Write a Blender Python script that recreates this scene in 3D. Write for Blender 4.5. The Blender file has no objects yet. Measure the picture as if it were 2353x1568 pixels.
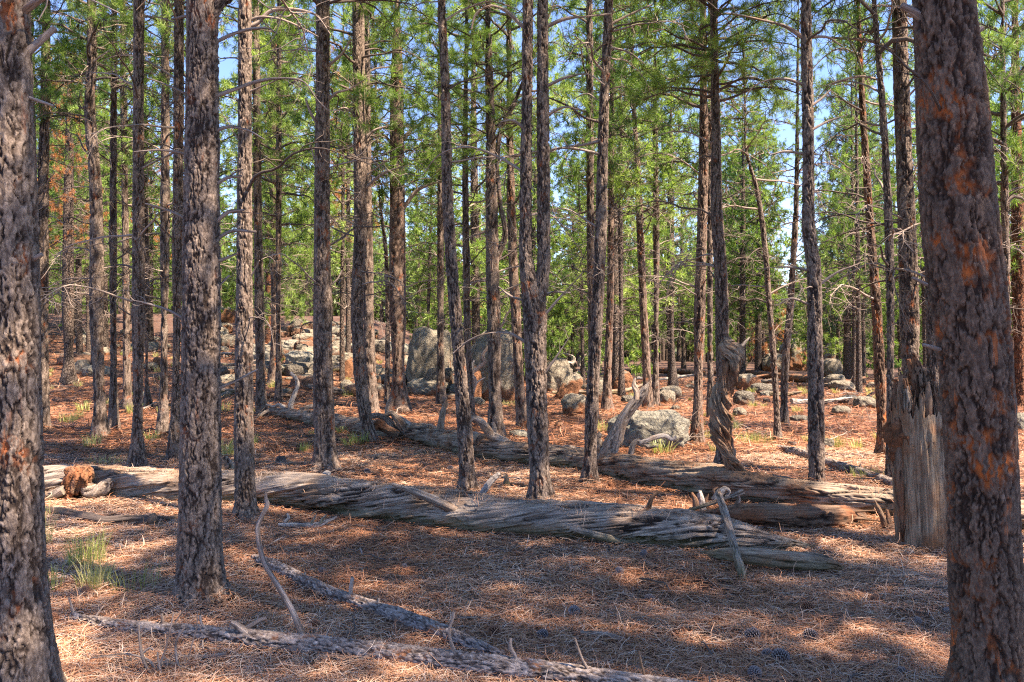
import bpy, math, random
import numpy as np
from mathutils import Vector, Matrix
random.seed(7)
RNG = np.random.default_rng(11)
R = math.radians

# ------------------------------------------------------------------ camera, sky, sun, exposure
F = 1830.0; CX = 1176.5; HV = 800.0; CAMH = 1.6         # all sizes below were measured on a 2353 px wide print
scene = bpy.context.scene
cam_d = bpy.data.cameras.new('camera'); cam = bpy.data.objects.new('camera', cam_d)
scene.collection.objects.link(cam); scene.camera = cam
cam.location = (0, 0, CAMH); cam.rotation_euler = (R(90), 0, 0)
cam_d.sensor_width = 36; cam_d.lens = 36 * F / 2353.0
cam_d.shift_y = (HV - 784.0) / 2353.0
cam_d.clip_start = 0.05; cam_d.clip_end = 6000

SUN_EL = 54.0; SUN_PHI = 25.0                            # to the right, a little behind the camera
sv = Vector((math.cos(R(SUN_EL)) * math.cos(R(SUN_PHI)), -math.cos(R(SUN_EL)) * math.sin(R(SUN_PHI)), math.sin(R(SUN_EL))))
world = bpy.data.worlds.new('World'); scene.world = world; world.use_nodes = True
wn = world.node_tree; wn.nodes.clear()
sky = wn.nodes.new('ShaderNodeTexSky'); sky.sky_type = 'NISHITA'; sky.sun_disc = False
sky.sun_elevation = R(SUN_EL); sky.sun_rotation = math.atan2(sv.x, sv.y)
sky.altitude = 2400; sky.air_density = 1.0; sky.dust_density = 0.2; sky.ozone_density = 2.0
hs = wn.nodes.new('ShaderNodeHueSaturation'); hs.inputs['Saturation'].default_value = 1.2; hs.inputs['Value'].default_value = 1.0
hs.inputs['Hue'].default_value = 0.51
bg = wn.nodes.new('ShaderNodeBackground'); bg.inputs['Strength'].default_value = 0.13
wo = wn.nodes.new('ShaderNodeOutputWorld')
wn.links.new(sky.outputs[0], hs.inputs['Color']); wn.links.new(hs.outputs[0], bg.inputs['Color']); wn.links.new(bg.outputs[0], wo.inputs[0])
sun_d = bpy.data.lights.new('sun', 'SUN'); sun_d.energy = 5.0; sun_d.angle = R(0.53); sun_d.color = (1.0, 0.93, 0.84)
sun = bpy.data.objects.new('sun', sun_d); scene.collection.objects.link(sun)
sun.rotation_euler = sv.to_track_quat('Z', 'Y').to_euler()
vs = scene.view_settings; vs.view_transform = 'Standard'; vs.look = 'None'; vs.exposure = 2.1; vs.gamma = 1.0; vs.use_white_balance = True; vs.white_balance_temperature = 8100; vs.white_balance_tint = 19
scene.cycles.filter_width = 1.2; scene.cycles.use_denoising = False; scene.cycles.max_bounces = 6; scene.cycles.diffuse_bounces = 3; scene.cycles.transmission_bounces = 4

# ------------------------------------------------------------------ helpers
def link(o): scene.collection.objects.link(o); return o
def tag(o, label=None, cat=None, group=None, kind=None):
    if label: o['label'] = label
    if cat: o['category'] = cat
    if group: o['group'] = group
    if kind: o['kind'] = kind
    return o
def empty(name, loc, label, cat, group=None):
    o = bpy.data.objects.new(name, None); o.location = loc; o.empty_display_size = 0.1
    return tag(link(o), label, cat, group)

def _h(ix, iy, iz, s):
    with np.errstate(over='ignore'):
        h = (ix.astype(np.int64) * 374761393 + iy.astype(np.int64) * 668265263 + iz.astype(np.int64) * 2147483647 + s * 144665) & 0xFFFFFFFF
        h = ((h ^ (h >> 13)) * 1274126177) & 0xFFFFFFFF
        h = ((h ^ (h >> 16)) * 2246822519) & 0xFFFFFFFF
        h = h ^ (h >> 15)
    return (h & 0xFFFFFF) / float(0xFFFFFF)
def vnoise(p, s=0):
    i = np.floor(p).astype(np.int64); f = p - i; f = f * f * (3 - 2 * f); r = 0
    for a in (0, 1):
        for b in (0, 1):
            for c in (0, 1):
                w = (f[:, 0] if a else 1 - f[:, 0]) * (f[:, 1] if b else 1 - f[:, 1]) * (f[:, 2] if c else 1 - f[:, 2])
                r = r + w * _h(i[:, 0] + a, i[:, 1] + b, i[:, 2] + c, s)
    return r * 2 - 1
def fbm(p, s=0, o=4):
    r = 0; a = 1.0; t = 0
    for k in range(o): r = r + a * vnoise(p * (2.03 ** k), s + k * 17); t += a; a *= 0.5
    return r / t
def worley(p, s=0):
    i = np.floor(p).astype(np.int64); f1 = np.full(len(p), 9.0); f2 = np.full(len(p), 9.0); cid = np.zeros(len(p))
    for a in (-1, 0, 1):
        for b in (-1, 0, 1):
            for c in (-1, 0, 1):
                x, y, z = i[:, 0] + a, i[:, 1] + b, i[:, 2] + c
                q = np.stack([x + _h(x, y, z, s + 1), y + _h(x, y, z, s + 2), z + _h(x, y, z, s + 3)], 1)
                d = np.linalg.norm(q - p, axis=1)
                m = d < f1
                f2 = np.where(m, f1, np.minimum(f2, d)); cid = np.where(m, _h(x, y, z, s + 4), cid); f1 = np.where(m, d, f1)
    return f1, f2, cid
def sstep(a, b, x):
    t = np.clip((x - a) / (b - a), 0, 1); return t * t * (3 - 2 * t)

# ------------------------------------------------------------------ terrain
def hgt(x, y):
    x = np.atleast_1d(np.asarray(x, float)); y = np.atleast_1d(np.asarray(y, float))
    side = sstep(4.0, -9.0, x + 0.10 * (y - 25))
    rise = np.log1p(np.exp(np.clip((y - 24) / 3.0, -20, 30))) * 3.0
    hill = 0.125 * np.minimum(rise, 30) * side
    rr = np.hypot(x, y)
    p = np.stack([x, y, 0 * x], 1)
    small = (0.05 * vnoise(p * 0.45, 3) + 0.022 * vnoise(p * 1.6, 5)) * np.clip(rr / 3, 0, 1)
    far = sstep(90, 420, rr) * (14 + 10 * vnoise(p * 0.006, 8)) + sstep(300, 800, rr) * (34 + 40 * vnoise(p * 0.004, 9))
    big = 0.35 * vnoise(p * 0.08, 21) * sstep(26, 50, y)
    return hill + small + far + big
def H(x, y): return float(hgt(x, y)[0])
_D = np.concatenate([np.arange(2.2, 30, 0.02), np.arange(30, 160, 0.1)])
def ground(u, v):
    x = (u - CX) / F * _D; z = CAMH - (v - HV) / F * _D
    b = np.nonzero(z <= hgt(x, _D))[0]
    k = b[0] if len(b) else len(_D) - 1
    d = float(_D[k]); return Vector(((u - CX) / F * d, d, H((u - CX) / F * d, d)))
def at(u, v, d): return Vector(((u - CX) / F * d, d, CAMH - (v - HV) / F * d))

# ------------------------------------------------------------------ mesh building
class MB:
    def __init__(s): s.v = []; s.f = []; s.n = 0; s.at = {'gc': [], 'fur': []}; s.mi = []
    def add(s, v, f, gc=None, fur=None, mi=0):
        v = np.asarray(v, float); f = np.asarray(f, np.int64)
        s.v.append(v); s.f.append(f + s.n); s.n += len(v)
        s.at['gc'].append(v if gc is None else gc); s.at['fur'].append(np.zeros(len(v)) if fur is None else fur)
        s.mi.append(np.full(len(f), mi))
    def mesh(s, name, mats, smooth=True):
        V = np.concatenate(s.v); me = bpy.data.meshes.new(name)
        me.vertices.add(len(V)); me.vertices.foreach_set('co', V.astype(np.float32).ravel())
        idx = np.concatenate([f.ravel() for f in s.f]); cnt = np.concatenate([np.full(len(f), f.shape[1]) for f in s.f])
        st = np.concatenate([[0], np.cumsum(cnt)[:-1]])
        me.loops.add(len(idx)); me.loops.foreach_set('vertex_index', idx.astype(np.int32))
        me.polygons.add(len(cnt)); me.polygons.foreach_set('loop_start', st.astype(np.int32)); me.polygons.foreach_set('loop_total', cnt.astype(np.int32))
        me.polygons.foreach_set('material_index', np.concatenate(s.mi).astype(np.int32))
        me.polygons.foreach_set('use_smooth', np.full(len(cnt), smooth))
        a = me.attributes.new('gc', 'FLOAT_VECTOR', 'POINT'); a.data.foreach_set('vector', np.concatenate(s.at['gc']).astype(np.float32).ravel())
        a = me.attributes.new('fur', 'FLOAT', 'POINT'); a.data.foreach_set('value', np.concatenate(s.at['fur']).astype(np.float32))
        for m in (mats if isinstance(mats, (list, tuple)) else [mats]): me.materials.append(m)
        me.update(calc_edges=True); me.validate(); return me
    def obj(s, name, mats, parent=None, loc=None, smooth=True):
        o = bpy.data.objects.new(name, s.mesh(name, mats, smooth))
        if loc is not None: o.location = loc
        if parent is not None: o.parent = parent
        return link(o)

def spline(pts, m):
    """pts: k x c control values, resampled to m rows evenly along a smooth curve"""
    P = np.asarray(pts, float); k = len(P)
    if k == 2: t = np.linspace(0, 1, m)[:, None]; return P[0] * (1 - t) + P[1] * t
    seg = np.linalg.norm(np.diff(P[:, :3], axis=0), axis=1) + 1e-9; T = np.concatenate([[0], np.cumsum(seg)])
    D = np.zeros_like(P); D[0] = (P[1] - P[0]) / seg[0]; D[-1] = (P[-1] - P[-2]) / seg[-1]
    for i in range(1, k - 1):
        a, b = (P[i] - P[i - 1]) / seg[i - 1], (P[i + 1] - P[i]) / seg[i]
        D[i] = (a * seg[i] + b * seg[i - 1]) / (seg[i] + seg[i - 1])
    x = np.linspace(0, T[-1], m); j = np.clip(np.searchsorted(T, x, 'right') - 1, 0, k - 2)
    h = seg[j][:, None]; t = ((x - T[j]) / seg[j])[:, None]
    return ((2*t**3 - 3*t**2 + 1) * P[j] + (t**3 - 2*t**2 + t) * h * D[j] + (-2*t**3 + 3*t**2) * P[j+1] + (t**3 - t**2) * h * D[j+1])

def tube(mb, pr, m, n, twist=0.0, disp=None, gz=1.0, mi=0, caps=True, flat=None, seed=0):
    """pr: rows x,y,z,r. disp(theta_grain, s, r, gc)->(offset, fur)"""
    C = spline(pr, m); P = C[:, :3]; rad = np.maximum(C[:, 3], 0.0006)
    T = np.gradient(P, axis=0); T /= np.linalg.norm(T, axis=1)[:, None] + 1e-12
    a = np.array([0, 0, 1.0]) if abs(T[0, 2]) < 0.8 else np.array([1.0, 0, 0])
    N = np.zeros_like(P); nn = a - T[0] * (a @ T[0]); nn /= np.linalg.norm(nn); N[0] = nn
    for i in range(1, m):
        nn = nn - T[i] * (nn @ T[i]); nn /= np.linalg.norm(nn); N[i] = nn
    B = np.cross(T, N)
    s = np.concatenate([[0], np.cumsum(np.linalg.norm(np.diff(P, axis=0), axis=1))])
    th = np.linspace(0, 2 * np.pi, n, endpoint=False)
    S, TH = np.meshgrid(s, th, indexing='ij'); RR = np.repeat(rad[:, None], n, 1)
    TG = TH + twist * S
    rm = rad.mean()
    gc = np.stack([RR * np.cos(TG), RR * np.sin(TG), S * gz + seed * 3.7], -1).reshape(-1, 3)
    off = np.zeros(m * n); fur = np.zeros(m * n)
    if disp is not None:
        off, fur = disp(TG.ravel(), S.ravel(), RR.ravel(), gc, TH.ravel())
    ro = (RR.ravel() + off).reshape(m, n)
    f1, f2 = (1, 1) if flat is None else flat
    V = P[:, None, :] + ro[..., None] * (f1 * np.cos(TH)[..., None] * N[:, None, :] + f2 * np.sin(TH)[..., None] * B[:, None, :])
    V = V.reshape(-1, 3)
    i = np.arange(m - 1)[:, None] * n; j = np.arange(n)[None, :]; j2 = (j + 1) % n
    Fq = np.stack([i + j, i + j2, i + n + j2, i + n + j], -1).reshape(-1, 4)
    mb.add(V, Fq, gc, fur, mi)
    if caps:
        for e in (0, m - 1):
            rim = V[e * n:(e + 1) * n]; c = rim.mean(0)
            vv = np.vstack([rim, rim * 0.5 + c * 0.5, c[None]]); g = gc[e * n:(e + 1) * n]
            g2 = np.vstack([g, g * 0.5 + g.mean(0) * 0.5, g.mean(0)[None]])
            k = np.arange(n); k2 = (k + 1) % n
            q = np.stack([k, k2, n + k2, n + k], 1); t3 = np.stack([n + k, n + k2, np.full(n, 2 * n)], 1)
            if e == 0: q = q[:, ::-1]; t3 = t3[:, ::-1]
            vv = vv + 0
            base = mb.n; mb.add(vv, q, g2, np.full(len(vv), 0.35), mi)
            mb.f.append(t3 + base); mb.mi.append(np.full(n, mi))

# ------------------------------------------------------------------ materials
def newmat(name):
    m = bpy.data.materials.new(name); m.use_nodes = True; nt = m.node_tree
    b = nt.nodes['Principled BSDF']; return m, nt, b
def N(nt, t, **k):
    n = nt.nodes.new(t)
    for a, v in k.items():
        if a in n.inputs: n.inputs[a].default_value = v
        else: setattr(n, a, v)
    return n
def ramp(nt, fac, stops):
    r = nt.nodes.new('ShaderNodeValToRGB'); e = r.color_ramp.elements
    while len(e) < len(stops): e.new(0.5)
    for k, (p, c) in enumerate(stops): e[k].position = p; e[k].color = (*c, 1) if len(c) == 3 else c
    nt.links.new(fac, r.inputs[0]); return r.outputs[0]
def mixc(nt, f, a, b, mode='MIX'):
    m = nt.nodes.new('ShaderNodeMix'); m.data_type = 'RGBA'; m.blend_type = mode
    for sock, v in ((m.inputs[0], f), (m.inputs[6], a), (m.inputs[7], b)):
        if isinstance(v, bpy.types.NodeSocket): nt.links.new(v, sock)
        else: sock.default_value = v if not isinstance(v, tuple) else (*v, 1)
    return m.outputs[2]
def math_(nt, op, a, b=None, clamp=False):
    m = nt.nodes.new('ShaderNodeMath'); m.operation = op; m.use_clamp = clamp
    for k, v in enumerate((a, b)):
        if v is None: continue
        if isinstance(v, bpy.types.NodeSocket): nt.links.new(v, m.inputs[k])
        else: m.inputs[k].default_value = v
    return m.outputs[0]
def attr(nt, name, vec=False):
    a = nt.nodes.new('ShaderNodeAttribute'); a.attribute_name = name; return a.outputs['Vector' if vec else 'Fac']
def mapping(nt, vec, sc, loc=(0, 0, 0)):
    m = nt.nodes.new('ShaderNodeMapping'); m.inputs['Scale'].default_value = sc; m.inputs['Location'].default_value = loc
    nt.links.new(vec, m.inputs['Vector']); return m.outputs[0]
def noise(nt, vec, scale, detail=4, rough=0.55, dist=0.0, out='Fac'):
    n = N(nt, 'ShaderNodeTexNoise', Scale=scale, Detail=detail, Roughness=rough, Distortion=dist)
    nt.links.new(vec, n.inputs['Vector']); return n.outputs[out]
def bump(nt, b, h, strength, dist):
    n = N(nt, 'ShaderNodeBump', Strength=strength, Distance=dist); nt.links.new(h, n.inputs['Height']); nt.links.new(n.outputs[0], b.inputs['Normal']); return n

def bark_mat(name, plate, plate2, furrow, orange, oamt, geo):
    m, nt, b = newmat(name); g = attr(nt, 'gc', True)
    wv = noise(nt, g, 9, 3, out='Color')
    gw = nt.nodes.new('ShaderNodeVectorMath'); gw.operation = 'MULTIPLY_ADD'
    nt.links.new(wv, gw.inputs[0]); gw.inputs[1].default_value = (0.05, 0.05, 0.05); nt.links.new(g, gw.inputs[2])
    gw = gw.outputs[0]
    v = N(nt, 'ShaderNodeTexVoronoi', feature='DISTANCE_TO_EDGE', Scale=20.0); nt.links.new(mapping(nt, gw, (1, 1, 0.4)), v.inputs['Vector'])
    v2 = N(nt, 'ShaderNodeTexVoronoi', feature='F1', Scale=75.0); nt.links.new(mapping(nt, gw, (1, 1, 0.5)), v2.inputs['Vector'])
    fine = noise(nt, mapping(nt, gw, (1, 1, 0.45)), 60, 5, 0.7)
    if geo: fur = attr(nt, 'fur')
    else: fur = ramp(nt, v.outputs['Distance'], [(0.0, (1, 1, 1)), (0.16, (0, 0, 0))])
    pl = mixc(nt, ramp(nt, fine, [(0.42, (0, 0, 0)), (0.72, (1, 1, 1))]), plate, plate2)
    pl = mixc(nt, ramp(nt, v2.outputs['Color'], [(0.72, (0, 0, 0)), (0.98, (0.5,) * 3)]), pl, tuple(min(1, c * 1.6) for c in plate2))
    fu = mixc(nt, ramp(nt, noise(nt, g, 5, 3), [(0.62 - oamt * 0.2, (0, 0, 0)), (0.74 - oamt * 0.2, (1, 1, 1))]), furrow, orange)
    flake = ramp(nt, noise(nt, mapping(nt, g, (1, 1, 0.18)), 17, 4, 0.65), [(0.68 - 0.14 * oamt, (0, 0, 0)), (0.73 - 0.12 * oamt, (min(0.85, 0.2 + oamt),) * 3)])
    pl = mixc(nt, flake, pl, tuple(c * 0.85 for c in orange))
    col = mixc(nt, fur, pl, fu)
    nt.links.new(col, b.inputs['Base Color']); b.inputs['Roughness'].default_value = 0.9; b.inputs['Specular IOR Level'].default_value = 0.25
    h = math_(nt, 'ADD', math_(nt, 'MULTIPLY', fine, 0.6), math_(nt, 'MULTIPLY', v2.outputs['Distance'], -0.5))
    if not geo: h = math_(nt, 'ADD', h, math_(nt, 'MULTIPLY', fur, -1.2))
    bump(nt, b, h, 0.9, 0.012 if geo else 0.03); return m
M = {}
M['bark'] = bark_mat('grey_pine_bark', (0.090, 0.067, 0.053), (0.29, 0.232, 0.187), (0.020, 0.012, 0.009), (0.30, 0.085, 0.026), 0.16, True)
M['bark_warm'] = bark_mat('orange_flaked_bark', (0.075, 0.049, 0.035), (0.23, 0.152, 0.105), (0.022, 0.011, 0.007), (0.50, 0.13, 0.03), 0.44, True)
M['bark_mid'] = bark_mat('rusty_pine_bark', (0.108, 0.076, 0.058), (0.29, 0.215, 0.165), (0.022, 0.012, 0.008), (0.32, 0.09, 0.028), 0.30, True)
M['bark_far'] = bark_mat('far_pine_bark', (0.092, 0.070, 0.058), (0.23, 0.185, 0.15), (0.024, 0.015, 0.011), (0.16, 0.06, 0.025), 0.08, False)
M['bark_red'] = bark_mat('red_pine_bark', (0.15, 0.062, 0.034), (0.28, 0.13, 0.07), (0.04, 0.016, 0.010), (0.36, 0.10, 0.035), 0.4, False)

def wood_mat(name, c1, c2, crack, stain, samt, moss=0.0):
    m, nt, b = newmat(name); g = attr(nt, 'gc', True)
    gr = noise(nt, mapping(nt, g, (1, 1, 0.045)), 70, 6, 0.7, 0.4)
    gr2 = noise(nt, mapping(nt, g, (1, 1, 0.03)), 170, 3, 0.6)
    big = noise(nt, g, 3.2, 4)
    col = mixc(nt, ramp(nt, gr, [(0.35, (0, 0, 0)), (0.65, (1, 1, 1))]), c1, c2)
    col = mixc(nt, ramp(nt, big, [(0.56 - samt * 0.2, (0, 0, 0)), (0.70 - samt * 0.15, (0.8,) * 3)]), col, stain)
    col = mixc(nt, attr(nt, 'fur'), col, crack)
    col = mixc(nt, ramp(nt, gr2, [(0.30, (0.85,) * 3), (0.42, (0, 0, 0))]), col, crack)
    if moss:
        geo = nt.nodes.new('ShaderNodeTexCoord')
        sp = nt.nodes.new('ShaderNodeSeparateXYZ'); nt.links.new(geo.outputs['Object'], sp.inputs[0])
        low = ramp(nt, math_(nt, 'ADD', sp.outputs[2], math_(nt, 'MULTIPLY', big, 0.25)), [(0.16, (moss,) * 3), (0.27, (0, 0, 0))])
        col = mixc(nt, low, col, (0.085, 0.085, 0.022))
    nt.links.new(col, b.inputs['Base Color']); b.inputs['Roughness'].default_value = 0.85; b.inputs['Specular IOR Level'].default_value = 0.3
    bump(nt, b, math_(nt, 'ADD', gr, math_(nt, 'MULTIPLY', gr2, 0.5)), 0.9, 0.012); return m
M['wood'] = wood_mat('weathered_grey_wood', (0.135, 0.102, 0.080), (0.46, 0.39, 0.32), (0.022, 0.013, 0.009), (0.22, 0.135, 0.08), 0.30, 0.6)
M['wood_back'] = wood_mat('weathered_brown_grey_wood', (0.125, 0.088, 0.062), (0.41, 0.33, 0.25), (0.022, 0.013, 0.008), (0.22, 0.11, 0.055), 0.40, 0.5)
M['wood_pale'] = wood_mat('bleached_wood', (0.24, 0.205, 0.175), (0.56, 0.51, 0.45), (0.05, 0.038, 0.03), (0.30, 0.21, 0.15), 0.1)
M['wood_brown'] = wood_mat('rotten_brown_wood', (0.10, 0.058, 0.036), (0.27, 0.185, 0.125), (0.02, 0.010, 0.005), (0.24, 0.08, 0.028), 0.6)
M['wood_stump'] = wood_mat('stump_wood', (0.13, 0.080, 0.048), (0.40, 0.30, 0.205), (0.022, 0.010, 0.006), (0.22, 0.085, 0.033), 0.6)
M['twig'] = wood_mat('dead_twig', (0.17, 0.13, 0.105), (0.42, 0.35, 0.30), (0.05, 0.036, 0.028), (0.20, 0.11, 0.06), 0.2)
M['limb'] = wood_mat('dark_limb', (0.065, 0.048, 0.040), (0.15, 0.12, 0.10), (0.02, 0.014, 0.011), (0.11, 0.055, 0.03), 0.2)
M['logbark'] = bark_mat('fallen_branch_bark', (0.17, 0.135, 0.115), (0.46, 0.395, 0.35), (0.03, 0.018, 0.013), (0.38, 0.13, 0.035), 0.35, True)

def needle_mat(name, cols, trans=0.35):
    m, nt, b = newmat(name)
    oi = nt.nodes.new('ShaderNodeObjectInfo'); tc = nt.nodes.new('ShaderNodeTexCoord')
    f = math_(nt, 'ADD', math_(nt, 'MULTIPLY', attr(nt, 'fur'), 0.62), math_(nt, 'MULTIPLY', oi.outputs['Random'], 0.38))
    k = len(cols); col = ramp(nt, f, [(0.08 + 0.84 * i / (k - 1), c) for i, c in enumerate(cols)])
    nt.links.new(col, b.inputs['Base Color']); b.inputs['Roughness'].default_value = 0.5; b.inputs['Specular IOR Level'].default_value = 0.4
    t = nt.nodes.new('ShaderNodeBsdfTranslucent'); nt.links.new(mixc(nt, 1.0, col, (1.0, 1.0, 0.55), 'MULTIPLY'), t.inputs[0])
    mx = N(nt, 'ShaderNodeMixShader', Fac=trans); nt.links.new(b.outputs[0], mx.inputs[1]); nt.links.new(t.outputs[0], mx.inputs[2])
    nt.links.new(mx.outputs[0], nt.nodes['Material Output'].inputs[0]); return m
M['needle'] = needle_mat('pine_needles', [(0.04, 0.095, 0.028), (0.12, 0.24, 0.055), (0.28, 0.44, 0.10), (0.52, 0.66, 0.27)], 0.5)
M['needle_fir'] = needle_mat('fir_needles', [(0.03, 0.07, 0.05), (0.05, 0.11, 0.07), (0.09, 0.16, 0.09)])
M['needle_fir2'] = needle_mat('distant_needles', [(0.05, 0.09, 0.03), (0.10, 0.16, 0.05), (0.18, 0.25, 0.08)], 0.3)
M['needle_brown'] = needle_mat('dead_needles', [(0.30, 0.12, 0.05), (0.42, 0.18, 0.07), (0.50, 0.26, 0.12)])
M['grass'] = needle_mat('bunch_grass', [(0.16, 0.24, 0.06), (0.30, 0.36, 0.10), (0.50, 0.47, 0.20), (0.62, 0.54, 0.30)], 0.4)
M['litter'] = needle_mat('fallen_needles', [(0.028, 0.015, 0.010), (0.15, 0.065, 0.034), (0.38, 0.155, 0.075), (0.45, 0.25, 0.15), (0.62, 0.48, 0.37)], 0.08)

def ground_mat():
    m, nt, b = newmat('pine_needle_floor'); tc = nt.nodes.new('ShaderNodeTexCoord'); o = tc.outputs['Object']
    f1 = noise(nt, o, 0.9, 5, 0.6)
    hs_ = []
    for a, s in ((0.3, 1), (1.4, 2), (2.5, 3)):
        mp = nt.nodes.new('ShaderNodeMapping'); mp.inputs['Rotation'].default_value = (0, 0, a); mp.inputs['Scale'].default_value = (1, 0.12, 1); mp.inputs['Location'].default_value = (s, s, 0)
        nt.links.new(o, mp.inputs['Vector']); hs_.append(noise(nt, mp.outputs[0], 60, 3, 0.6, 0.6))
    h = math_(nt, 'MAXIMUM', hs_[0], math_(nt, 'MAXIMUM', hs_[1], hs_[2]))
    col = ramp(nt, h, [(0.50, (0.022, 0.012, 0.009)), (0.62, (0.09, 0.042, 0.025)), (0.70, (0.27, 0.12, 0.066)), (0.82, (0.40, 0.25, 0.17))])
    col = mixc(nt, ramp(nt, f1, [(0.45, (0, 0, 0)), (0.7, (0.6,) * 3)]), col, mixc(nt, 0.5, col, (0.20, 0.15, 0.12)))
    # beyond the wood: forested slopes
    geo = nt.nodes.new('ShaderNodeNewGeometry'); ln = nt.nodes.new('ShaderNodeVectorMath'); ln.operation = 'LENGTH'; nt.links.new(geo.outputs['Position'], ln.inputs[0])
    farf = ramp(nt, math_(nt, 'DIVIDE', ln.outputs['Value'], 400.0), [(0.26, (0, 0, 0)), (0.40, (1, 1, 1))])
    fc = ramp(nt, noise(nt, o, 0.25, 6, 0.75), [(0.35, (0.035, 0.06, 0.03)), (0.65, (0.11, 0.16, 0.06))])
    col = mixc(nt, farf, col, fc)
    nt.links.new(col, b.inputs['Base Color']); b.inputs['Roughness'].default_value = 0.95
    bump(nt, b, math_(nt, 'ADD', h, f1), 0.8, 0.03); return m
M['ground'] = ground_mat()

def rock_mat(name, base, base2, under, yellow=0.0):
    m, nt, b = newmat(name); tc = nt.nodes.new('ShaderNodeTexCoord'); o = tc.outputs['Object']
    n1 = noise(nt, o, 6, 6, 0.7); n2 = noise(nt, o, 28, 5, 0.7); n3 = noise(nt, o, 2.2, 3)
    col = mixc(nt, ramp(nt, n1, [(0.4, (0, 0, 0)), (0.62, (1, 1, 1))]), base, base2)
    col = mixc(nt, ramp(nt, n2, [(0.52, (0, 0, 0)), (0.62, (0.8,) * 3)]), col, (0.42, 0.40, 0.31))
    col = mixc(nt, ramp(nt, n2, [(0.36, (0.8,) * 3), (0.44, (0, 0, 0))]), col, (0.07, 0.065, 0.06))
    fu = ramp(nt, math_(nt, 'ADD', attr(nt, 'fur'), math_(nt, 'MULTIPLY', math_(nt, 'SUBTRACT', n3, 0.5), 1.6)), [(0.45, (0, 0, 0)), (0.6, (1, 1, 1))])
    uc = mixc(nt, ramp(nt, n1, [(0.4, (0, 0, 0)), (0.65, (1, 1, 1))]), under, tuple(c * 0.55 for c in under))
    col = mixc(nt, fu, col, uc)
    nt.links.new(col, b.inputs['Base Color']); b.inputs['Roughness'].default_value = 0.9
    bump(nt, b, math_(nt, 'ADD', n2, n1), 1.0, 0.12); return m
M['rock'] = rock_mat('lichened_granite', (0.155, 0.13, 0.095), (0.34, 0.30, 0.22), (0.34, 0.15, 0.07))
M['rock_pale'] = rock_mat('pale_granite', (0.19, 0.185, 0.15), (0.32, 0.31, 0.25), (0.33, 0.24, 0.18))
M['rock_dark'] = rock_mat('dark_granite', (0.085, 0.07, 0.055), (0.17, 0.15, 0.115), (0.24, 0.13, 0.08))
def cone_mat(name, a, c):
    m, nt, b = newmat(name); f = attr(nt, 'fur'); nt.links.new(ramp(nt, f, [(0, a), (1, c)]), b.inputs['Base Color']); b.inputs['Roughness'].default_value = 0.7; return m
M['cone'] = cone_mat('brown_cone', (0.05, 0.022, 0.014), (0.33, 0.15, 0.08))
M['cone_grey'] = cone_mat('grey_cone', (0.04, 0.03, 0.028), (0.26, 0.22, 0.21))

# ------------------------------------------------------------------ ground sheet
def build_ground():
    rr = np.concatenate([np.linspace(0.3, 14, 150), np.geomspace(14.12, 1500, 170)]); na = 420
    aa = np.linspace(0, 2 * np.pi, na, endpoint=False); A, Q = np.meshgrid(aa, rr)
    x = (Q * np.sin(A)).ravel(); y = (Q * np.cos(A)).ravel(); z = hgt(x, y)
    V = np.stack([x, y, z], 1); V = np.vstack([V, [[0, 0, H(0, 0)]]])
    m = len(rr); i = np.arange(m - 1)[:, None] * na; j = np.arange(na)[None, :]; j2 = (j + 1) % na
    f = np.stack([i + j, i + na + j, i + na + j2, i + j2], -1).reshape(-1, 4)
    mb = MB(); mb.add(V, f); k = np.arange(na); mb.f.append(np.stack([k, (k + 1) % na, np.full(na, len(V) - 1)], 1)); mb.mi.append(np.zeros(na))
    o = mb.obj('ground', M['ground']); tag(o, 'forest floor of pale orange fallen pine needles', 'ground', kind='structure')
build_ground()

# ------------------------------------------------------------------ displacement functions
def bark_disp(amp, cell, seed):
    def fn(TG, S, RR, gc, TH):
        p = gc.copy(); k = 0.020 / cell
        w = np.stack([vnoise(p * 22 * k, seed + 5), vnoise(p * 22 * k, seed + 6), vnoise(p * 16 * k, seed + 7)], 1) * cell * 0.9
        w2 = np.stack([vnoise(p * 55 * k, seed + 25), vnoise(p * 55 * k, seed + 26), vnoise(p * 40 * k, seed + 27)], 1) * cell * 0.35
        q = (p + 0.8 * w + w2) / cell
        tv = 0.5 + 0.5 * vnoise(p * np.array([11, 11, 4]), seed + 40)
        v1 = np.abs(fbm(q * np.array([0.52, 0.52, 0.115]), seed, 3)); h1 = np.abs(fbm(q * np.array([0.30, 0.30, 0.42]), seed + 60, 2)); v2 = np.abs(fbm(q * np.array([1.1, 1.1, 0.36]), seed + 80, 2))
        big = 1 - sstep(0.02 + 0.03 * tv, 0.10 + 0.12 * tv, v1); small = (1 - sstep(0.015, 0.06, h1)) * sstep(0.3, 0.6, tv); fl = 1 - sstep(0.0, 0.10, v2)
        fur = np.maximum(np.maximum(big, small * 0.75), fl * 0.35)
        fine = fbm(p * np.array([90, 90, 50]), seed + 9, 4); mid = fbm(p * np.array([40, 40, 16]), seed + 19, 3)
        low = fbm(p * np.array([3, 3, 1.2]), seed + 12, 2)
        root = np.exp(-S / 0.15) * (0.10 + 0.55 * np.maximum(0, vnoise(np.stack([np.cos(TH) * 1.8, np.sin(TH) * 1.8, 0 * TH], 1), seed + 70)))
        off = amp * (-1.7 * big - 0.7 * small - 0.3 * fl + 0.5 * fine + 0.8 * mid + 0.5) + RR * (0.06 * low + root)
        return off, np.clip(fur, 0, 1) * 0.92
    return fn
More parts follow.
